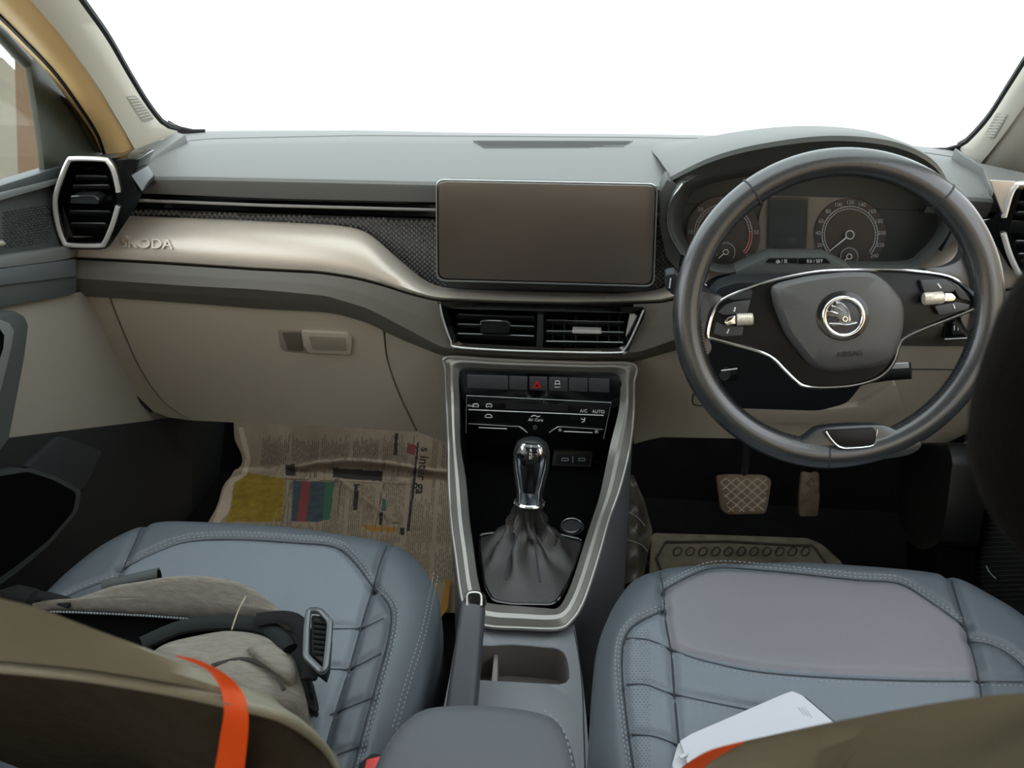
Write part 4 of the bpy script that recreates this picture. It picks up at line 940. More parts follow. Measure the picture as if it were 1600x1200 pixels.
def lsf(u, v): return off(LSP, 0.006*math.sin(v*0.09+u*0.05)+0.004*math.sin(u*0.2)+0.012)(u, v)
thick(coons([(962, 748), (975, 742), (988, 742)], [(930, 925), (970, 915), (1004, 900)], [(962, 748), (955, 800), (945, 860), (930, 925)], [(988, 742), (1006, 785), (1018, 830), (1004, 900)], 14, 30, lsf), (0.002, 0, 0)).build('liner_sheet', LINER, ln_, 60)
for k in range(5):
    line('liner_crease', [(968+k*3, 770+k*24), (990+k*4, 785+k*22), (1006+k*2, 802+k*20)], off(lsf, 0.002), 0.0008, GREYP if k % 2 else LINER, ln_, 4)
# newspaper on the passenger floor: sheet with printed areas
npz = thing('newspaper', FP(540, 850), 'creased newspaper spread over the passenger footwell floor', 'newspaper')
def paper_mat():
    m = bpy.data.materials.new('newsprint'); m.use_nodes = True; nt = m.node_tree; N = nt.nodes; L = nt.links; b = N['Principled BSDF']; b.inputs['Roughness'].default_value = 0.85
    tc = N.new('ShaderNodeTexCoord'); mp = N.new('ShaderNodeMapping'); mp.inputs['Scale'].default_value = (520, 60, 60); L.new(tc.outputs['Object'], mp.inputs[0])
    n = N.new('ShaderNodeTexNoise'); n.inputs['Scale'].default_value = 1; n.inputs['Detail'].default_value = 1.5; L.new(mp.outputs[0], n.inputs[0])
    r = N.new('ShaderNodeValToRGB'); r.color_ramp.elements[0].position = 0.42; r.color_ramp.elements[1].position = 0.52
    r.color_ramp.elements[0].color = lin('#96876f'); r.color_ramp.elements[1].color = lin('#a5967f'); L.new(n.outputs['Fac'], r.inputs[0])
    n2 = N.new('ShaderNodeTexNoise'); n2.inputs['Scale'].default_value = 9; L.new(tc.outputs['Object'], n2.inputs[0])
    mx = N.new('ShaderNodeMix'); mx.data_type = 'RGBA'; r2 = N.new('ShaderNodeValToRGB'); r2.color_ramp.elements[0].position = 0.45; r2.color_ramp.elements[1].position = 0.6
    L.new(n2.outputs['Fac'], r2.inputs[0]); L.new(r2.outputs[0], mx.inputs[0]); mx.inputs[6].default_value = lin('#9c8b74'); L.new(r.outputs[0], mx.inputs[7]); L.new(mx.outputs[2], b.inputs['Base Color']); return m
pm = [paper_mat(), mat('print_yellow', '#92791f', 0.8, var=(60, 0.25)), mat('print_red', '#86403a', 0.8), mat('print_blue', '#3d4a50', 0.8, var=(70, 0.25)), mat('print_green', '#35664a', 0.8), mat('print_ink', '#2e2a25', 0.8), mat('print_orange', '#a8782d', 0.8), mat('paper_edge', '#c4b39a', 0.85)]
zones = [(7, [(350, 765), (360, 748), (378, 740), (384, 716), (372, 668), (380, 668), (392, 716), (386, 742), (366, 754), (358, 800), (338, 822), (332, 820)]), (1, [(364, 752), (384, 738), (440, 747), (437, 780), (428, 815), (352, 815), (362, 790)]), (2, [(472, 752), (486, 752), (478, 815), (463, 815)]), (3, [(486, 752), (508, 752), (504, 815), (478, 815)]), (3, [(458, 750), (472, 752), (463, 815), (455, 815)]), (4, [(507, 753), (523, 753), (519, 785), (515, 812), (503, 812)]),
         (5, [(554, 756), (563, 757), (557, 798), (551, 797)]), (4, [(597, 779), (604, 780), (603, 799), (595, 798)]), (5, [(593, 801), (598, 801), (596, 820), (592, 820)]), (5, [(617, 676), (622, 676), (621, 711), (615, 711)]), (5, [(446, 726), (461, 725), (462, 743), (446, 743)]), (5, [(520, 731), (598, 736), (597, 752), (520, 746)]), (2, [(637, 692), (651, 696), (648, 712), (636, 708)]), (6, [(560, 820), (621, 824), (620, 832), (580, 830)]), (5, [(652, 690), (655, 690), (641, 828), (635, 832)]), (5, [(626, 824), (632, 825), (631, 836), (625, 835)]), (1, [(440, 747), (446, 748), (440, 815), (430, 815)])]
NU, NV = 240, 190; vv = []; ff = []; mi2 = []; pxs = []
left_edge = interp([(660, 368), (700, 370), (716, 383), (740, 380), (750, 364), (766, 350), (800, 342), (815, 334), (830, 325), (960, 300)])
for j in range(NV+1):
    v = 655+(965-655)*j/NV; ul = left_edge(v)
    for i in range(NU+1):
        u = ul+(726-ul)*i/NU; p = FP(u, v)
        h = 0.010+0.007*noise.noise(Vector((p.x*9, p.y*7, 3)))+0.004*noise.noise(Vector((p.x*25, p.y*19, 7)))
        h += 0.008*math.exp(-((v-738-8*math.sin(u*0.02))/5)**2)+0.006*math.exp(-((u-(530+(v-755)*1.3))/6)**2)*(1 if 755 < v < 825 else 0)
        q = p+Vector((0, -0.3*h, h+0.006)); vv.append(q); q = q-CAM; pxs.append((800+F*q.dot(RT)/q.dot(FW), 600-F*q.dot(UP)/q.dot(FW)))
for j in range(NV):
    for i in range(NU):
        k = j*(NU+1)+i; c = ((pxs[k][0]+pxs[k+NU+2][0])/2, (pxs[k][1]+pxs[k+NU+2][1])/2); mm = 0
        for q, poly in zones:
            if inside(c, poly): mm = q; break
        ff.append([k, k+1, k+NU+2, k+NU+1]); mi2.append(mm)
mb = MB(); mb.v = [tuple(p) for p in vv]; mb.f = ff; mb.m = mi2
sheet = mb.build('printed_sheet', pm, npz, 60)
SH = cast(bvh_of([mb]), 0.0009, off(FP, 0.02)); tl = MB(); pr_ = random.Random(3); u = 398.0
while u < 716:
    v = 674+pr_.random()*6; gut = (u-398) % 47 < 5
    while v < 905:
        ln2 = pr_.uniform(5, 17); uu = u-(v-780)*0.07
        if not gut and (v-674) % 58 > 5 and not any(inside((uu, v), z[1]) or inside((uu, v+ln2), z[1]) for z in zones) and not (648 < uu < 674 and v < 775):
            a, b, c, d = SH(uu, v), SH(uu+1.1, v), SH(uu+1.1-ln2*0.07, v+ln2), SH(uu-ln2*0.07, v+ln2); tl.add([a, b, c, d], [[0, 1, 2, 3]])
        v += ln2+pr_.uniform(1, 3)
    u += 3.1
tl.build('text_lines', mat('faded_ink', '#675c4c', 0.9), sheet, 0, kind='stuff')
for zz_ in ([(455, 757), (440, 815)], [(532, 757), (527, 815)], [(444, 748), (640, 757)], [(600, 757), (586, 825)]):
    line('column_rule', zz_, SH, 0.0007, mat('faded_ink', '#675c4c', 0.9), sheet, 4, sm=6)
text('headline', 's inter ga', (660, 736), off(FP, 0.034), 20, pm[5], sheet, span=30, ang=-97, bold=0.018, stretch=1.0)
text('headline', 'Friends of the cable', (650, 800), off(FP, 0.025), 7, pm[5], sheet, ang=-96)
text('headline', 'TIMES DAILY', (559, 775), off(FP, 0.026), 6, pm[7], sheet, ang=-96)
plate('folded_slip', [(697, 905), (704, 905), (700, 950), (688, 966), (686, 962)], off(FP, 0.05), 0.002, pm[6], npz)

# ================================================================== DOORS
def on(x): return sx(x)
dl = thing('door_1', (-0.74, 0.9, 0.1), 'passenger door lining with grey armrest band, beige panel and dark pocket', 'car door', kind='structure')
DX = -0.745; back_ = (-0.03, 0, 0)
def dp(name, px, x, m, r=0, d=(-0.03, 0, 0), bevel=0.002, sm=0):
    q = []
    for i, p in enumerate(px):
        if p[0] in (-120, -160):                         # run the lining on towards the rear
            nb = px[i-1] if px[i-1][0] > -50 else px[(i+1) % len(px)]
            k = (nb[0]+560)/(nb[0]-p[0]); q.append((-560, nb[1]+(p[1]-nb[1])*k if abs(nb[1]-p[1]) < 130 else p[1]))
        else: q.append(p)
    px = q
    return plate(name, px, sx(x), 0, m, dl, r=r, d=Vector(d), bevel=bevel, sm=sm)
dp('window_sill', [(-120, 318), (0, 290), (100, 259), (130, 256), (130, 268), (90, 280), (0, 303), (-120, 332)], -0.742, DOORG)
dp('sill_ridge', [(-120, 331), (0, 302), (90, 280), (130, 272), (130, 280), (84, 290), (0, 314), (-120, 344)], -0.736, DOORL, d=(-0.02, 0, 0), bevel=0.003)
dins = dp('textured_panel', [(-120, 343), (0, 312), (84, 288), (120, 282), (120, 382), (88, 388), (0, 400), (-120, 416)], -0.75, DOORG)
mb = MB()
for k in range(13):
    for q in range(15):
        u = 6+k*6.2+(3 if q % 2 else 0); v = 326+q*4.0-(u-40)*0.17
        if u < 78 and v < 388: mb.tube([sx(-0.7495)(u-1.8, v), sx(-0.748)(u, v-0.5), sx(-0.7495)(u+1.8, v)], 0.0011, 4)
mb.build('weave_relief', DOORG, dins, 0, kind='stuff')
dp('inner_release', [(-20, 372), (4, 373), (11, 379), (8, 386), (-20, 386)], -0.735, CHROME, r=2)
dp('trim_ridge', [(-120, 418), (0, 400), (90, 387), (120, 383), (120, 402), (92, 408), (0, 420), (-120, 440)], -0.738, DOORL, bevel=0.004)
dp('armrest_band', [(-120, 440), (0, 420), (92, 408), (120, 404), (120, 432), (97, 435), (0, 447), (-120, 464)], -0.738, mat('door_band', '#565c60', 0.5), bevel=0.003)
dp('armrest_underside', [(-120, 464), (0, 446), (97, 434), (120, 432), (120, 458), (105, 462), (0, 482), (-120, 506)], -0.742, DOORG, bevel=0.003)
dp('beige_panel', [(-120, 506), (0, 481), (105, 460), (150, 452), (300, 600), (290, 650), (232, 661), (17, 688), (-120, 704)], -0.752, mat('door_beige', '#8f8a81', 0.6, bump=('noise', 300, 0.05)))
gp = dp('pull_handle', [(-60, 500), (0, 491), (26, 485), (40, 494), (47, 508), (40, 560), (16, 686), (2, 705), (-60, 720)], -0.715, DOORG, d=(-0.05, 0, 0), bevel=0.006)
dp('handle_bevel', [(-60, 505), (0, 498), (16, 504), (24, 516), (20, 540), (2, 615), (-60, 650)], -0.705, DOORL, d=(-0.012, 0, 0), bevel=0.004)
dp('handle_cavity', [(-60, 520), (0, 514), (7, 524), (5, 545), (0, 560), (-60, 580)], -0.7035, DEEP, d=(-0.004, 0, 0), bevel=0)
dp('lower_panel', [(-160, 704), (17, 684), (232, 658), (300, 646), (300, 800), (120, 1000), (-160, 1000)], -0.748, DOORD)
dp('speaker_cover', [(40, 731), (96, 681), (160, 704), (138, 752), (126, 768), (90, 748)], -0.738, mat('speaker_grey', '#2a2f32', 0.5), d=(-0.012, 0, 0), r=8, bevel=0.004)
dp('pocket_lip', [(-160, 760), (0, 738), (46, 731), (90, 745), (128, 766), (122, 800), (80, 850), (30, 893), (0, 915), (-160, 1010)], -0.715, mat('pocket_lip', '#33393b', 0.45), d=(-0.03, 0, 0), r=8, bevel=0.004)
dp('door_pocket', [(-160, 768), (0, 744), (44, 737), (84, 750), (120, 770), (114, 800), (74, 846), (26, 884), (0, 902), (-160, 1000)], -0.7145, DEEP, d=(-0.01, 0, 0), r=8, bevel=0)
dp('mirror_corner', [(40, 84), (62, 92), (100, 130), (140, 185), (164, 240), (150, 262), (94, 266), (70, 268), (66, 225), (57, 162), (47, 100)], -0.752, mat('sail_panel', '#33382f', 0.4), d=(-0.01, 0, 0))
line('sail_crease', [(95, 150), (118, 180), (134, 210), (150, 238)], sx(-0.7505), 0.0012, BLACK, dl)
MB().tube([Vector((-0.665, -0.1, 1.37)), Vector((-0.67, 0.35, 1.37)), Vector((-0.69, 0.62, 1.27))]+[sx(-0.752)(p[0], p[1]) for p in [(-60, 4), (0, 52), (42, 98)]], 0.010, 8).build('window_frame', mat('frame_dark', '#41443f', 0.6), dl, 60)
struct(MB().prism([sx(-0.757)(*p) for p in [(-200, -60), (0, 52), (47, 98), (57, 162), (66, 225), (70, 268), (0, 290), (-200, 350)]], (-0.004, 0, 0)).build('window_2', GLASS), 'passenger door window glass', 'window')
dr = thing('door_2', (0.74, 0.8, 0.1), 'dark lower driver door lining with fine ribs beside the seat', 'car door', kind='structure')
plate('lower_lining', [(1478, 700), (1700, 620), (1760, 1000), (1560, 1000), (1470, 880)], sx(0.74), 0, mat('rib_dark', '#1f2120', 0.7), dr, d=Vector((0.03, 0, 0)))
for k in range(26):
    v = 752+k*7.5; u0 = 1490+k*1.0
    MB().tube([sx(0.7385)(u0, v), sx(0.7385)(1640, v-4)], 0.0013, 4).build('rib', mat('rib_light', '#2e302e', 0.6), dr, 0)
plate('sill_trim', [(1500, 694), (1530, 676), (1560, 690), (1548, 728), (1506, 720)], sx(0.70), 0, BEIGE, dr, d=Vector((0.02, 0, 0)), bevel=0.003)
plate('upper_lining', [(1640, 440), (1900, 400), (1900, 700), (1700, 640), (1640, 600)], sx(0.75), 0, DOORG, dr, d=Vector((0.03, 0, 0)))
line('thread_tuft', [(1541, 884), (1546, 894), (1556, 904)], sx(0.735), 0.0009, THREAD, dr)
kp = thing('kick_panel', FP(1430, 900), 'black moulded footwell side panel right of the accelerator', 'panel')
plate('moulding', [(1405, 700), (1480, 690), (1488, 720), (1478, 800), (1468, 850), (1440, 862), (1420, 850), (1402, 810), (1398, 770)], sx(0.66), 0, mat('kick_dark', '#0c0d0e', 0.45), kp, d=Vector((0.06, 0, 0)), r=8, bevel=0.006)
plate('lower_moulding', [(1415, 845), (1465, 848), (1462, 930), (1415, 930)], sx(0.665), 0, DEEP, kp, d=Vector((0.06, 0, 0)), bevel=0.004)

# ================================================================== SEATS
import numpy as np
def cushion(parent, outline, Z, seams, inserts, centre, mats, stitch, crown=0.012, rr=0.05, hh=0.03):
    S = sz(Z); NA, NR = 420, 96
    outline = [(p[0], p[1]-(9 if p[1] < 905 else 5 if p[1] < 960 else 0)) for p in outline]
    O = [S(p[0], p[1]) for p in rs(bez(outline, 6, True), NA, True)]
    O = np.array([(p.x, p.y) for p in O]); C = S(*centre); C = np.array([C.x, C.y])
    ss = np.linspace(1, 0.0, NR)**0.9; ss[-1] = 0.004
    P = C+(O[None]-C)*ss[:, None, None]                          # NR, NA, 2
    d = np.linalg.norm(O[None]-P, axis=2)
    e = np.clip(1-d/rr, 0, 1); z = Z-hh*e**2.2+crown*(1-np.exp(-d/0.12))
    for sm_ in seams:
        L_ = [S(p[0], p[1]) for p in bez(sm_[1], 4)]; w_, dp_ = sm_[0]
        dist = np.full(P.shape[:2], 9.0)
        for i in range(len(L_)-1):
            a = np.array([L_[i].x, L_[i].y]); b = np.array([L_[i+1].x, L_[i+1].y]); ab = b-a; l = ab @ ab
            t = np.clip(((P-a) @ ab)/max(l, 1e-12), 0, 1); q = a+t[..., None]*ab
            dist = np.minimum(dist, np.linalg.norm(P-q, axis=2))
        z -= dp_*np.exp(-(dist/w_)**2)
    V = [Vector((P[i, j, 0], P[i, j, 1], z[i, j])) for i in range(NR) for j in range(NA)]
    polys = [[(q.x, q.y) for q in [S(p[0], p[1]) for p in poly]] for poly in inserts]
    cells = {k: [] for k in range(len(polys)+1)}
    for i in range(NR-1):
        for j in range(NA):
            k = (j+1) % NA; cx = (P[i, j, 0]+P[i+1, k, 0])/2; cy = (P[i, j, 1]+P[i+1, k, 1])/2; w_ = 0
            for q, poly in enumerate(polys):
                if inside((cx, cy), poly): w_ = q+1; break
            cells[w_].append([i*NA+j, i*NA+k, (i+1)*NA+k, (i+1)*NA+j])
    cells[1 if polys else 0].append([(NR-1)*NA+j for j in range(NA)])
    full = MB().add(V, [f for q in cells.values() for f in q]); bv = bvh_of([full])
    # shell: bolster region + skirt down to the seat base
    E0 = [Vector((O[j, 0], O[j, 1], z[0, j])) for j in range(NA)]; Cc = Vector((C[0], C[1], 0))
    sk = lambda k, dz: [Vector((C[0]+(p.x-C[0])*k, C[1]+(p.y-C[1])*k, p.z+dz)) for p in E0]
    mb = MB().add(V, cells[0]); mb.loft([E0, sk(1.012, -0.012), sk(1.014, -0.05), sk(1.0, -0.12), sk(0.97, -0.2)], True)
    shell = mb.build('cushion_shell', mats[0], parent, 50)
    for q in range(len(polys)):
        used = sorted({i for f in cells[q+1] for i in f}); mp = {v: n for n, v in enumerate(used)}
        MB().add([V[i] for i in used], [[mp[i] for i in f] for f in cells[q+1]]).build('cushion_panel', mats[q+1], parent, 60)
    D = cast(bv, 0.0004, S)
    for sm_ in seams:
        P3 = [h[0]-ray(p[0], p[1]).normalized()*0.0004 for p in rs(bez(sm_[1], 6), 40) for h in [bv.ray_cast(CAM, ray(p[0], p[1]).normalized())] if h[0] is not None and h[0].z > Z-hh*0.75]
        if len(P3) < 3: continue
        MB().tube(P3, 0.0012, 5).build('seam', SEAM, parent, 60)
    dashes('stitching', stitch, cast(bv, 0.0003, S), 0.0006, THREAD, parent, gap=0.0062, ln=0.004)
    return bv
G1 = (0.006, 0.007); G2 = (0.005, 0.004)
def shift(pts, dx, dy): return [(p[0]+dx, p[1]+dy) for p in pts]
# passenger ------------------------------------------------------------
ps = thing('passenger_seat', (-0.35, 0.5, 0.0), 'blue-grey leather passenger seat carrying a grey bag', 'car seat', 'front seats')
pL = [(227, 811), (210, 850), (192, 889), (186, 903), (150, 980), (120, 1060)]; pR = [(612, 835), (595, 876), (583, 920), (569, 964), (547, 1042), (525, 1112), (512, 1160), (500, 1220)]
pF = [(192, 889), (245, 863), (297, 846), (372, 843), (459, 848), (521, 854), (551, 876), (583, 918)]
pBi = [(583, 920), (599, 933), (611, 957), (607, 999), (586, 1077), (556, 1187), (540, 1240)]
pLi = [(60, 960), (100, 935), (144, 916), (188, 902)]
cr_ = [[(300, 985), (516, 983), (565, 981), (599, 966)], [(300, 1050), (510, 1046), (547, 1045), (595, 1021)], [(516, 1117), (545, 1105), (579, 1091)], [(527, 1180), (564, 1165)]]
outP = [(40, 930), (90, 886), (150, 842), (222, 811), (300, 806), (450, 812), (600, 834), (642, 854), (670, 890), (683, 930), (676, 985), (652, 1060), (622, 1130), (596, 1200), (570, 1262), (300, 1266), (60, 1245), (-60, 1150), (-50, 1020)]
insP = pF+pR[3:]+[(350, 1260), (120, 1120)]+[(150, 980), (186, 903)]
bolP = pBi+list(reversed(pR[2:]))
bvP = cushion(ps, outP, 0.385, [(G1, pL), (G1, pR), (G1, pF), (G1, pBi), (G2, pLi)]+[(G2, c) for c in cr_], [insP, bolP], (400, 1010), [SEAT, INSERT, SEAT],
      [shift(pF, 1, -6), shift(pF, 2, -12), shift(pBi, 5, -1), shift(pBi, 10, -3), [(678, 895), (660, 980), (640, 1045), (612, 1140)], [(684, 900), (666, 985), (646, 1050), (618, 1145)], shift(pLi, 0, -5)])
# driver ---------------------------------------------------------------
ds = thing('driver_seat', (0.36, 0.5, 0.0), 'blue-grey leather driver seat below the steering wheel with a white box on it', 'car seat', 'front seats')
dL = [(1027, 875), (1036, 919), (1040, 971), (1049, 1024), (1055, 1102), (1062, 1180), (1068, 1260)]
dF = [(1036, 923), (1075, 901), (1119, 887), (1206, 892), (1337, 906), (1403, 911), (1447, 936), (1508, 979)]
dR = [(1480, 886), (1495, 936), (1512, 993), (1526, 1046), (1534, 1092), (1540, 1180)]
dBi = [(1036, 954), (992, 976), (975, 1002), (972, 1050), (981, 1138), (990, 1199), (1000, 1270)]
dRi = [(1512, 1002), (1556, 1011), (1600, 1043), (1640, 1100)]
c1 = [(979, 997), (1014, 1000), (1049, 1015), (1097, 1032), (1184, 1050), (1294, 1059), (1425, 1064), (1526, 1065), (1610, 1066)]
c2 = [(979, 1070), (1009, 1070), (1053, 1085), (1162, 1108), (1260, 1125)]; c3 = [(987, 1148), (1022, 1151), (1057, 1164)]
outD = [(935, 1000), (950, 950), (974, 908), (1002, 886), (1060, 872), (1200, 866), (1300, 868), (1480, 887), (1560, 915), (1640, 965), (1700, 1060), (1720, 1220), (1600, 1330), (1100, 1340), (945, 1310), (926, 1200), (928, 1100)]
insD = dF+dR[2:4]+list(reversed(c1[2:8]))+[(1040, 971)]
lowD = c1[2:8]+[(1534, 1092), (1540, 1180), (1300, 1300), (1068, 1260), (1062, 1180), (1055, 1102)]
bolD = dBi+list(reversed(dL[1:]))
bvD = cushion(ds, outD, 0.392, [(G1, dL), (G1, dF), (G1, dR), (G1, dBi), (G1, dRi), (G2, c1), (G2, c2), (G2, c3)], [insD, lowD, bolD], (1240, 1140), [SEAT, SEATD, INSERT, INSERT],
      [shift(dF, 0, -5), shift(dF, 0, -10), shift(dBi, -5, -3), shift(dBi, -10, -6), shift(dRi, 3, -6), shift(c1, 0, 5), shift(c2, 0, 5)])
for st in (ps, ds):
    x = GLOC[st.name].x
    MB().box((x, 0.50, 0.10), (0.40, 0.44, 0.20)).build('seat_base', DEEP, st, 30, 0.01)
# perforation dots on the driver's side panels
mb = MB(); D = cast(bvD, 0.0003, sz(0.392)); v = 985.0; k = 0
while v < 1200:
    u = 976+(3 if k % 2 else 0)
    while u < 1056:
        if inside((u, v), [(985, 990), (1034, 965), (1046, 1020), (1055, 1110), (1060, 1198), (994, 1198), (980, 1130), (978, 1040)]) and u < 1018+0.0*v:
            q = D(u, v); mb.add([q+Vector((0.0007, 0, 0)), q+Vector((0, 0.0007, 0)), q+Vector((-0.0007, 0, 0)), q+Vector((0, -0.0007, 0))], [[0, 1, 2, 3]])
        u += 6
    v += 4; k += 1
mb.build('perforations', SEAM, ds, 0, kind='stuff')
# backrests --------------------------------------------------------------
BRP = sp((0, 0.22, 0.90), (0, 1, 0.36)); 
def backrest(parent, sil, seam, mats_, down_f, down_b, inner, n=70):
    A = [BRP(p[0], p[1]) for p in rs(bez(sil, 6), n)]
    B = [off(BRP, 0.0)(p[0], p[1])-ray(p[0], p[1]).normalized()*0.055 for p in rs(bez(seam, 6), n)]
    M1 = [a.lerp(b, 0.3)+Vector((0, -0.002, 0.012)) for a, b in zip(A, B)]; M2 = [a.lerp(b, 0.68)+Vector((0, -0.004, 0.012)) for a, b in zip(A, B)]
    def dn(i, f):                      # the flank tucks in towards the seat's inner side
        t = i/(n-1); t = t if inner > 0 else 1-t; k = min(1, max(0, (t-0.25)/0.6)); k = k*k*(3-2*k)
        return Vector(down_f).lerp(Vector((-0.035*inner, 0.0, -0.30)), k)*f
    top = MB().loft([[p+dn(i, 1) for i, p in enumerate(A)], [p+dn(i, 0.1) for i, p in enumerate(A)], [p+Vector((0, 0.004, -0.008)) for p in A], A, M1, M2, B])
    tob = top.build('backrest_cover', mats_[0], parent, 60)
    Bg = [p+Vector((0, 0.004, -0.006)) for p in B]
    def db(i, f):
        t = i/(n-1); t = t if inner > 0 else 1-t; k = min(1, max(0, (t-0.25)/0.6)); k = k*k*(3-2*k)
        return Vector(down_b).lerp(Vector((-0.045*inner, -0.02, -0.45)), k)*f
    pan = MB().loft([B, [p+db(i, 0.5) for i, p in enumerate(B)], [p+db(i, 1) for i, p in enumerate(B)]])
    pob = pan.build('backrest_panel', mats_[1], parent, 50)
    MB().tube([p+Vector((0, -0.003, 0.0)) for p in B], 0.0032, 8).build('piping', mats_[0], parent, 60)
    return A, B, bvh_of([top, pan])
silP = [(-420, 880), (-250, 890), (-120, 905), (0, 935), (60, 950), (150, 984), (250, 1021), (350, 1064), (440, 1110), (500, 1155), (532, 1200), (552, 1260), (560, 1340)]
seaP = [(-420, 1030), (-250, 1030), (-120, 1030), (0, 1036), (80, 1043), (150, 1051), (230, 1064), (300, 1077), (390, 1098), (450, 1116), (500, 1152), (526, 1200), (540, 1270)]
_, seamPts, bvPB = backrest(ps, silP, seaP, (OLIVE, BACKP), (0, 0.27, -0.48), (0, 0.22, -0.60), 1)
silD = [(1030, 1260), (1045, 1225), (1070, 1195), (1105, 1175), (1150, 1161), (1230, 1143), (1311, 1126), (1400, 1109), (1512, 1091), (1600, 1083), (1750, 1078), (1900, 1090)]
seaD = [(1040, 1400), (1080, 1350), (1120, 1310), (1160, 1280), (1220, 1262), (1300, 1250), (1380, 1242), (1450, 1236), (1540, 1230), (1640, 1225), (1760, 1225), (1900, 1240)]
_, _, bvDB = backrest(ds, silD, seaD, (OLIVE, BACKP), (0, 0.22, -0.38), (0, 0.17, -0.42), -1)
dashes('piping_stitch', [[(0, 1043), (80, 1050), (150, 1058), (230, 1071), (300, 1084), (380, 1104)], [(395, 1113), (440, 1118), (480, 1133), (505, 1155)]], cast(bvPB, 0.001, BRP), 0.0009, mat('olive_thread', '#6d6a5a', 0.7), ps, gap=0.006, ln=0.004)
# head restraint of the driver seat, close to the lens
hc = Vector((0.367, 0.235, 1.006)); mb = MB(); rws = []
for i in range(25):
    ph = -math.pi/2+math.pi*i/24; rw = []
    for j in range(40):
        th = 2*math.pi*j/40
        def sg(x, p): return math.copysign(abs(x)**p, x)
        x = sg(math.cos(ph), 0.75)*sg(math.cos(th), 0.7); y = sg(math.cos(ph), 0.75)*sg(math.sin(th), 0.8); z = sg(math.sin(ph), 0.85)
        p = Vector((x*0.152, y*0.055, z*0.098)); p += p.normalized()*0.003*noise.noise(p*22)
        rw.append(hc+p)
    rws.append(rw)
MB().loft(rws, True).build('headrest', BROWNH, ds, 80)
for dx in (-0.06, 0.06): MB().tube([Vector((hc.x+dx, 0.24, 0.70)), Vector((hc.x+dx, 0.235, 0.96))], 0.006, 10).build('headrest_post', SATIN, ds)
# orange straps ------------------------------------------------------------
def strap(name, le, ri, surf, label, zig):
    t = thing(name, surf(*le[-1]), label, 'strap', 'orange straps on the front seats')
    n = 60; A = rs(bez(le, 6), n); B = rs(bez(ri, 6), n); px = []; T = []
    for a, b in zip(A, B):
        pr = [(a[0]+(b[0]-a[0])*k/6, a[1]+(b[1]-a[1])*k/6) for k in range(7)]; px.append(pr)
        T.append([(surf(*p)-CAM).length/ray(*p).length for p in pr])
    E_n = [[min(T[j][k] for j in range(max(0, i-5), min(n, i+6))) for k in range(7)] for i in range(n)]
    for pas in range(8): E_n = [[sum(E_n[min(n-1, max(0, i+d))][k] for d in (-1, 0, 1))/3 for k in range(7)] for i in range(n)]
    rows = [[CAM+ray(*px[i][k])*E_n[i][k] for k in range(7)] for i in range(n)]
    c = [r[3] for r in rows]
    thick(rows, (CAM-c[n//2]).normalized()*-0.003).build('strap_band', ORANGE, t, 60)
    for k, z_ in enumerate(zig): line('embossed_mark', z_, lambda u, v: surf(u, v)-ray(u, v).normalized()*0.0012, 0.0008, mat('orange_dark', '#c8471a', 0.5), t, 4, sm=0)
    return t
strap('orange_strap', [(273, 1025), (318, 1043), (342, 1070), (350, 1108), (344, 1150), (336, 1200), (320, 1290)], [(275, 1024), (312, 1032), (352, 1053), (377, 1078), (387, 1106), (388, 1142), (382, 1200), (372, 1290)], cast(bvPB, 0.006, BRP),
      'orange rubber strap looped over the passenger seat backrest', [[(364, 1120), (372, 1112)], [(366, 1140), (374, 1128)], [(362, 1158), (372, 1150)], [(360, 1176), (370, 1166)]])
strap('orange_strap', [(1040, 1250), (1052, 1218), (1078, 1190), (1112, 1171), (1162, 1158)], [(1072, 1260), (1082, 1228), (1102, 1198), (1130, 1178), (1164, 1160)], lambda u, v: off(BRP, 0.012)(u, v), 'orange rubber strap at the corner of the driver seat backrest', [])
# ================================================================== BAG AND BOX
bag = thing('messenger_bag', sz(0.40)(330, 1010), 'worn grey fabric bag with open zip lying on the passenger seat', 'bag')
def puff(name, px, Z, dome, depth, m, parent, n=90, seed=1.0, tilt=0.0, sm=True):
    P = rs(bez(px, 5, True) if sm else px, n, True); cu = sum(p[0] for p in P)/n; cv_ = sum(p[1] for p in P)/n
    def S(u, v, dz): return sz(Z+tilt*(v-cv_)+dz)(u, v)
    rows = []
    base = [S(p[0], p[1], 0) for p in P]
    rows.append([Vector((p.x, p.y, max(0.395, p.z-depth))) for p in base]); rows.append([p+Vector((0, 0, -0.3*depth)) for p in base]); rows.append(base)
    for k, h in ((0.95, 0.35), (0.85, 0.65), (0.7, 0.85), (0.45, 1.0), (0.15, 1.02)):
        rw = []
        for p in P:
            q = S(cu+(p[0]-cu)*k, cv_+(p[1]-cv_)*k, 0); q = q+Vector((0, 0, dome*h*(1+0.5*noise.noise(Vector((q.x*20, q.y*20, seed))))))
            rw.append(q)
        rows.append(rw)
    mb = MB().loft(rows, True); mb.cap(rows[-1]); return mb.build(name, m, parent, 70)
puff('back_panel', [(44, 946), (105, 940), (175, 918), (245, 907), (306, 902), (372, 909), (411, 931), (442, 955), (464, 966), (400, 970), (300, 966), (190, 960), (79, 955)], 0.46, 0.012, 0.10, BAGM, bag, tilt=-0.0006)
puff('main_compartment', [(40, 965), (79, 955), (200, 958), (324, 966), (440, 968), (470, 985), (478, 1040), (480, 1095), (300, 1100), (120, 1040)], 0.425, 0.004, 0.05, DGREY, bag)
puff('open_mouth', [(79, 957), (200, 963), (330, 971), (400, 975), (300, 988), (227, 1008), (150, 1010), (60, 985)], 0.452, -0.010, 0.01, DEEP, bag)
zp = line('zip_tape', [(70, 955), (130, 957), (230, 962), (330, 970), (400, 974)], sz(0.4605), 0.003, WEB, bag, flat=0.4)
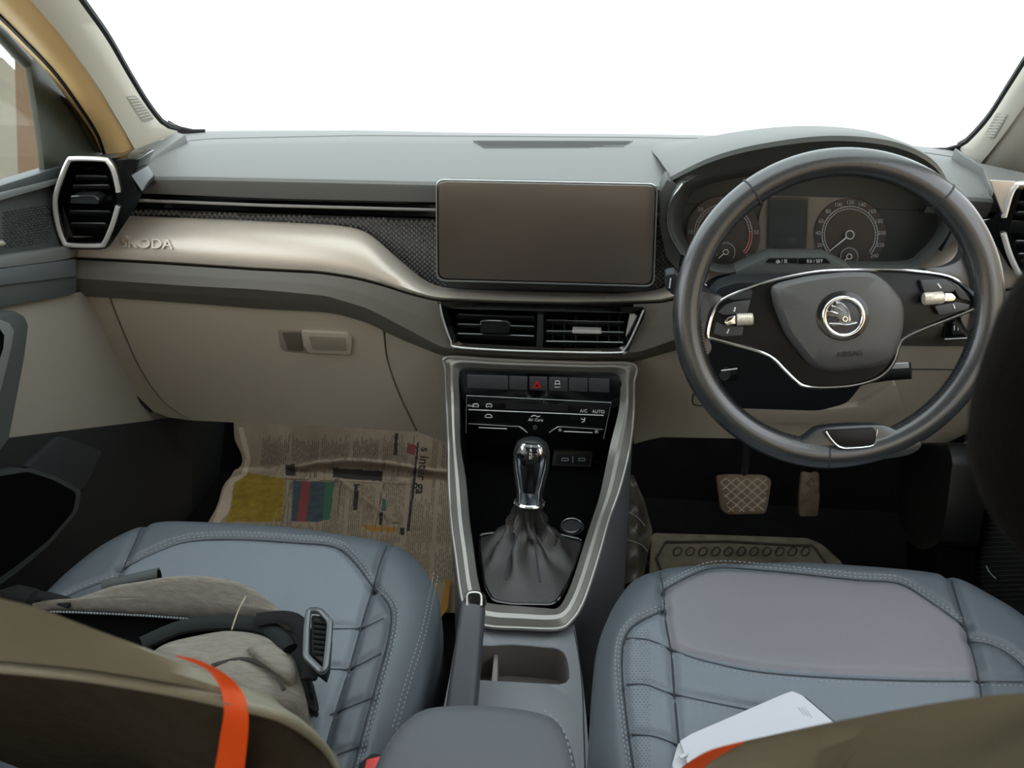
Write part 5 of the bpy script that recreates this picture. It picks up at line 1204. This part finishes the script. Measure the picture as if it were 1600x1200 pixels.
dashes('zip_teeth', [[(79, 955.5), (130, 957), (230, 962), (324, 969)]], sz(0.464), 0.0011, THREAD, bag, gap=0.0036, ln=0.0022)
MB().tube([sz(0.462)(p[0], p[1]) for p in bez([(222, 1006), (284, 980), (350, 973), (411, 979), (440, 998), (452, 1015)], 6)], 0.0095, 10, flat=0.7).build('pocket_gusset', DGREY, bag)
puff('front_pocket', [(240, 1018), (306, 996), (376, 990), (431, 1003), (459, 1029), (466, 1052), (474, 1095), (420, 1110), (330, 1090), (260, 1050)], 0.452, 0.018, 0.06, BAGM, bag, seed=4)
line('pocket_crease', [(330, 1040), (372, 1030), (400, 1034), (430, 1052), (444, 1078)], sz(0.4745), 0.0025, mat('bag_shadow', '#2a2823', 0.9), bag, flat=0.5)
puff('pocket_fold', [(385, 1018), (430, 1012), (455, 1032), (463, 1052), (452, 1066), (428, 1056)], 0.470, 0.012, 0.02, BAGM, bag, seed=9)
MB().tube([sz(0.455)(164, 917), sz(0.46)(205, 908), sz(0.462)(249, 898)], 0.0085, 14).build('rolled_strap', mat('strap_grey', '#3e4243', 0.7), bag)
MB().tube([sz(0.463)(247, 899), sz(0.463)(251, 898)], 0.0065, 12).build('rolled_strap_core', DEEP, bag)
MB().tube([sz(0.45)(-10, 938), sz(0.46)(22, 929), sz(0.462)(50, 934), sz(0.45)(64, 944)], [0.012, 0.013, 0.012, 0.010], 12, flat=0.7).build('carry_loop', WEB, bag)
MB().tube([sz(0.462)(p[0], p[1]) for p in bez([(40, 930), (66, 931), (95, 938), (112, 944)], 4)], 0.007, 8, flat=0.4).build('loop_tail', WEB, bag)
MB().tube([sz(0.472)(p[0], p[1]) for p in bez([(400, 968), (440, 964), (464, 972), (478, 1000), (486, 1040), (482, 1062)], 5)], 0.009, 8, flat=0.35).build('shoulder_webbing', WEB, bag)
bk = [(482, 954), (500, 954), (516, 972), (513, 1010), (509, 1044), (503, 1050), (478, 1026), (479, 985)]
bkl = [sz(0.495)(p[0], p[1]) for p in rp(bk, 6)]
MB().tube(bkl, 0.0036, 8, True).build('buckle_frame', mat('buckle_metal', '#5d6164', 0.35, metal=0.6), bag)
plate('buckle_body', [(486, 960), (503, 961), (513, 974), (509, 1020), (504, 1036), (486, 1022)], sz(0.492), 0.035, BLACK, bag, bevel=0.003)
for k in range(7): line('buckle_rib', [(490, 972+k*8), (510-k*0.4, 974+k*8)], sz(0.4935), 0.0014, WEB, bag, 5, sm=0)
MB().tube([sz(0.465)(478, 1055), sz(0.45)(485, 1080), sz(0.43)(488, 1090)], 0.0022, 6).build('cord', WEB, bag)
plate('cord_clip', [(479, 1086), (490, 1084), (496, 1108), (492, 1112), (480, 1104)], sz(0.43), 0.012, BLACK, bag, bevel=0.002)
line('dry_straw', [(362, 984), (372, 955), (384, 932)], sz(0.485), 0.0008, mat('straw', '#a89d86', 0.8), bag)
wb = thing('white_box', sz(0.41)(1180, 1140), 'flat white carton with a dark edge lying on the driver seat', 'box')
WZ = sz(0.437)
plate('lid', [(1062, 1157), (1080, 1146), (1226, 1083), (1238, 1079), (1254, 1086), (1304, 1129), (1290, 1160), (1110, 1220), (1075, 1195)], WZ, 0.028, WHITEB, wb, bevel=0.0015, r=3)
plate('dark_edge', [(1254, 1087), (1259, 1088), (1310, 1131), (1304, 1131)], sz(0.434), 0.022, mat('edge_charcoal', '#3b3d45', 0.5), wb, bevel=0.001)
plate('end_flap', [(1050, 1195), (1060, 1160), (1078, 1165), (1076, 1200), (1066, 1225)], sz(0.432), 0.024, mat('grey_card', '#b9bcc0', 0.7), wb, r=4, bevel=0.002)
plate('flap_tab', [(1060, 1180), (1074, 1174), (1075, 1180), (1064, 1186)], sz(0.4385), 0.002, WHITEB, wb)
for k in range(3): line('print_line', [(1247+k*5, 1104+k*0.5), (1257+k*6, 1117+k*2)], sz(0.4375), 0.0004, GREYP, wb, 4, sm=0)

# ================================================================== BODY SIDES BEHIND (they shade the cabin)
for s, nm, lb in ((-1, 'wall_left', 'passenger side body panel behind the door'), (1, 'wall_right', 'driver side body panel behind the door')):
    t = thing(nm, (s*0.76, -0.2, 0), lb, 'body panel', kind='structure')
    rws = [[Vector((s*0.775, y, z)) for y in (-1.5, -0.5, 0.5, 1.6)] for z in (-0.02, 0.3, 0.72)]
    thick(rws, (s*0.03, 0, 0)).build('lower_side', DOORD, t, 0)
    rws = [[Vector((s*(0.775-0.13*max(0, (z-0.72))/0.7), y-0.10*(z-0.72), z)) for y in (0.02, 0.16)] for z in (0.70, 1.1, 1.42)]
    thick(rws, (s*0.02, 0, 0)).build('centre_pillar', PILLAR, t, 0)
    MB().box((s*0.64, -0.4, 1.40), (0.06, 2.2, 0.06)).build('roof_rail', HEADL, t, 0)
mb = MB().box((0, -1.5, 0.45), (1.5, 0.06, 0.95)); struct(mb.build('wall_rear', DOORD, None, 0), 'dark rear bulkhead behind the seats', 'wall')

# unseen bench added behind the viewer to block low rear light
rbn = thing('shade_bench', (0, -0.8, 0), 'unseen dark bench added behind the viewer to block rear light', 'bench seat', kind='structure')
MB().box((0, -0.68, 0.27), (1.30, 0.50, 0.30)).build('bench_cushion', SEAT, rbn, 40, 0.04)
MB().box((0, -1.02, 0.62), (1.30, 0.16, 0.62), Matrix.Rotation(math.radians(18), 3, 'X')).build('bench_back', SEAT, rbn, 40, 0.04)
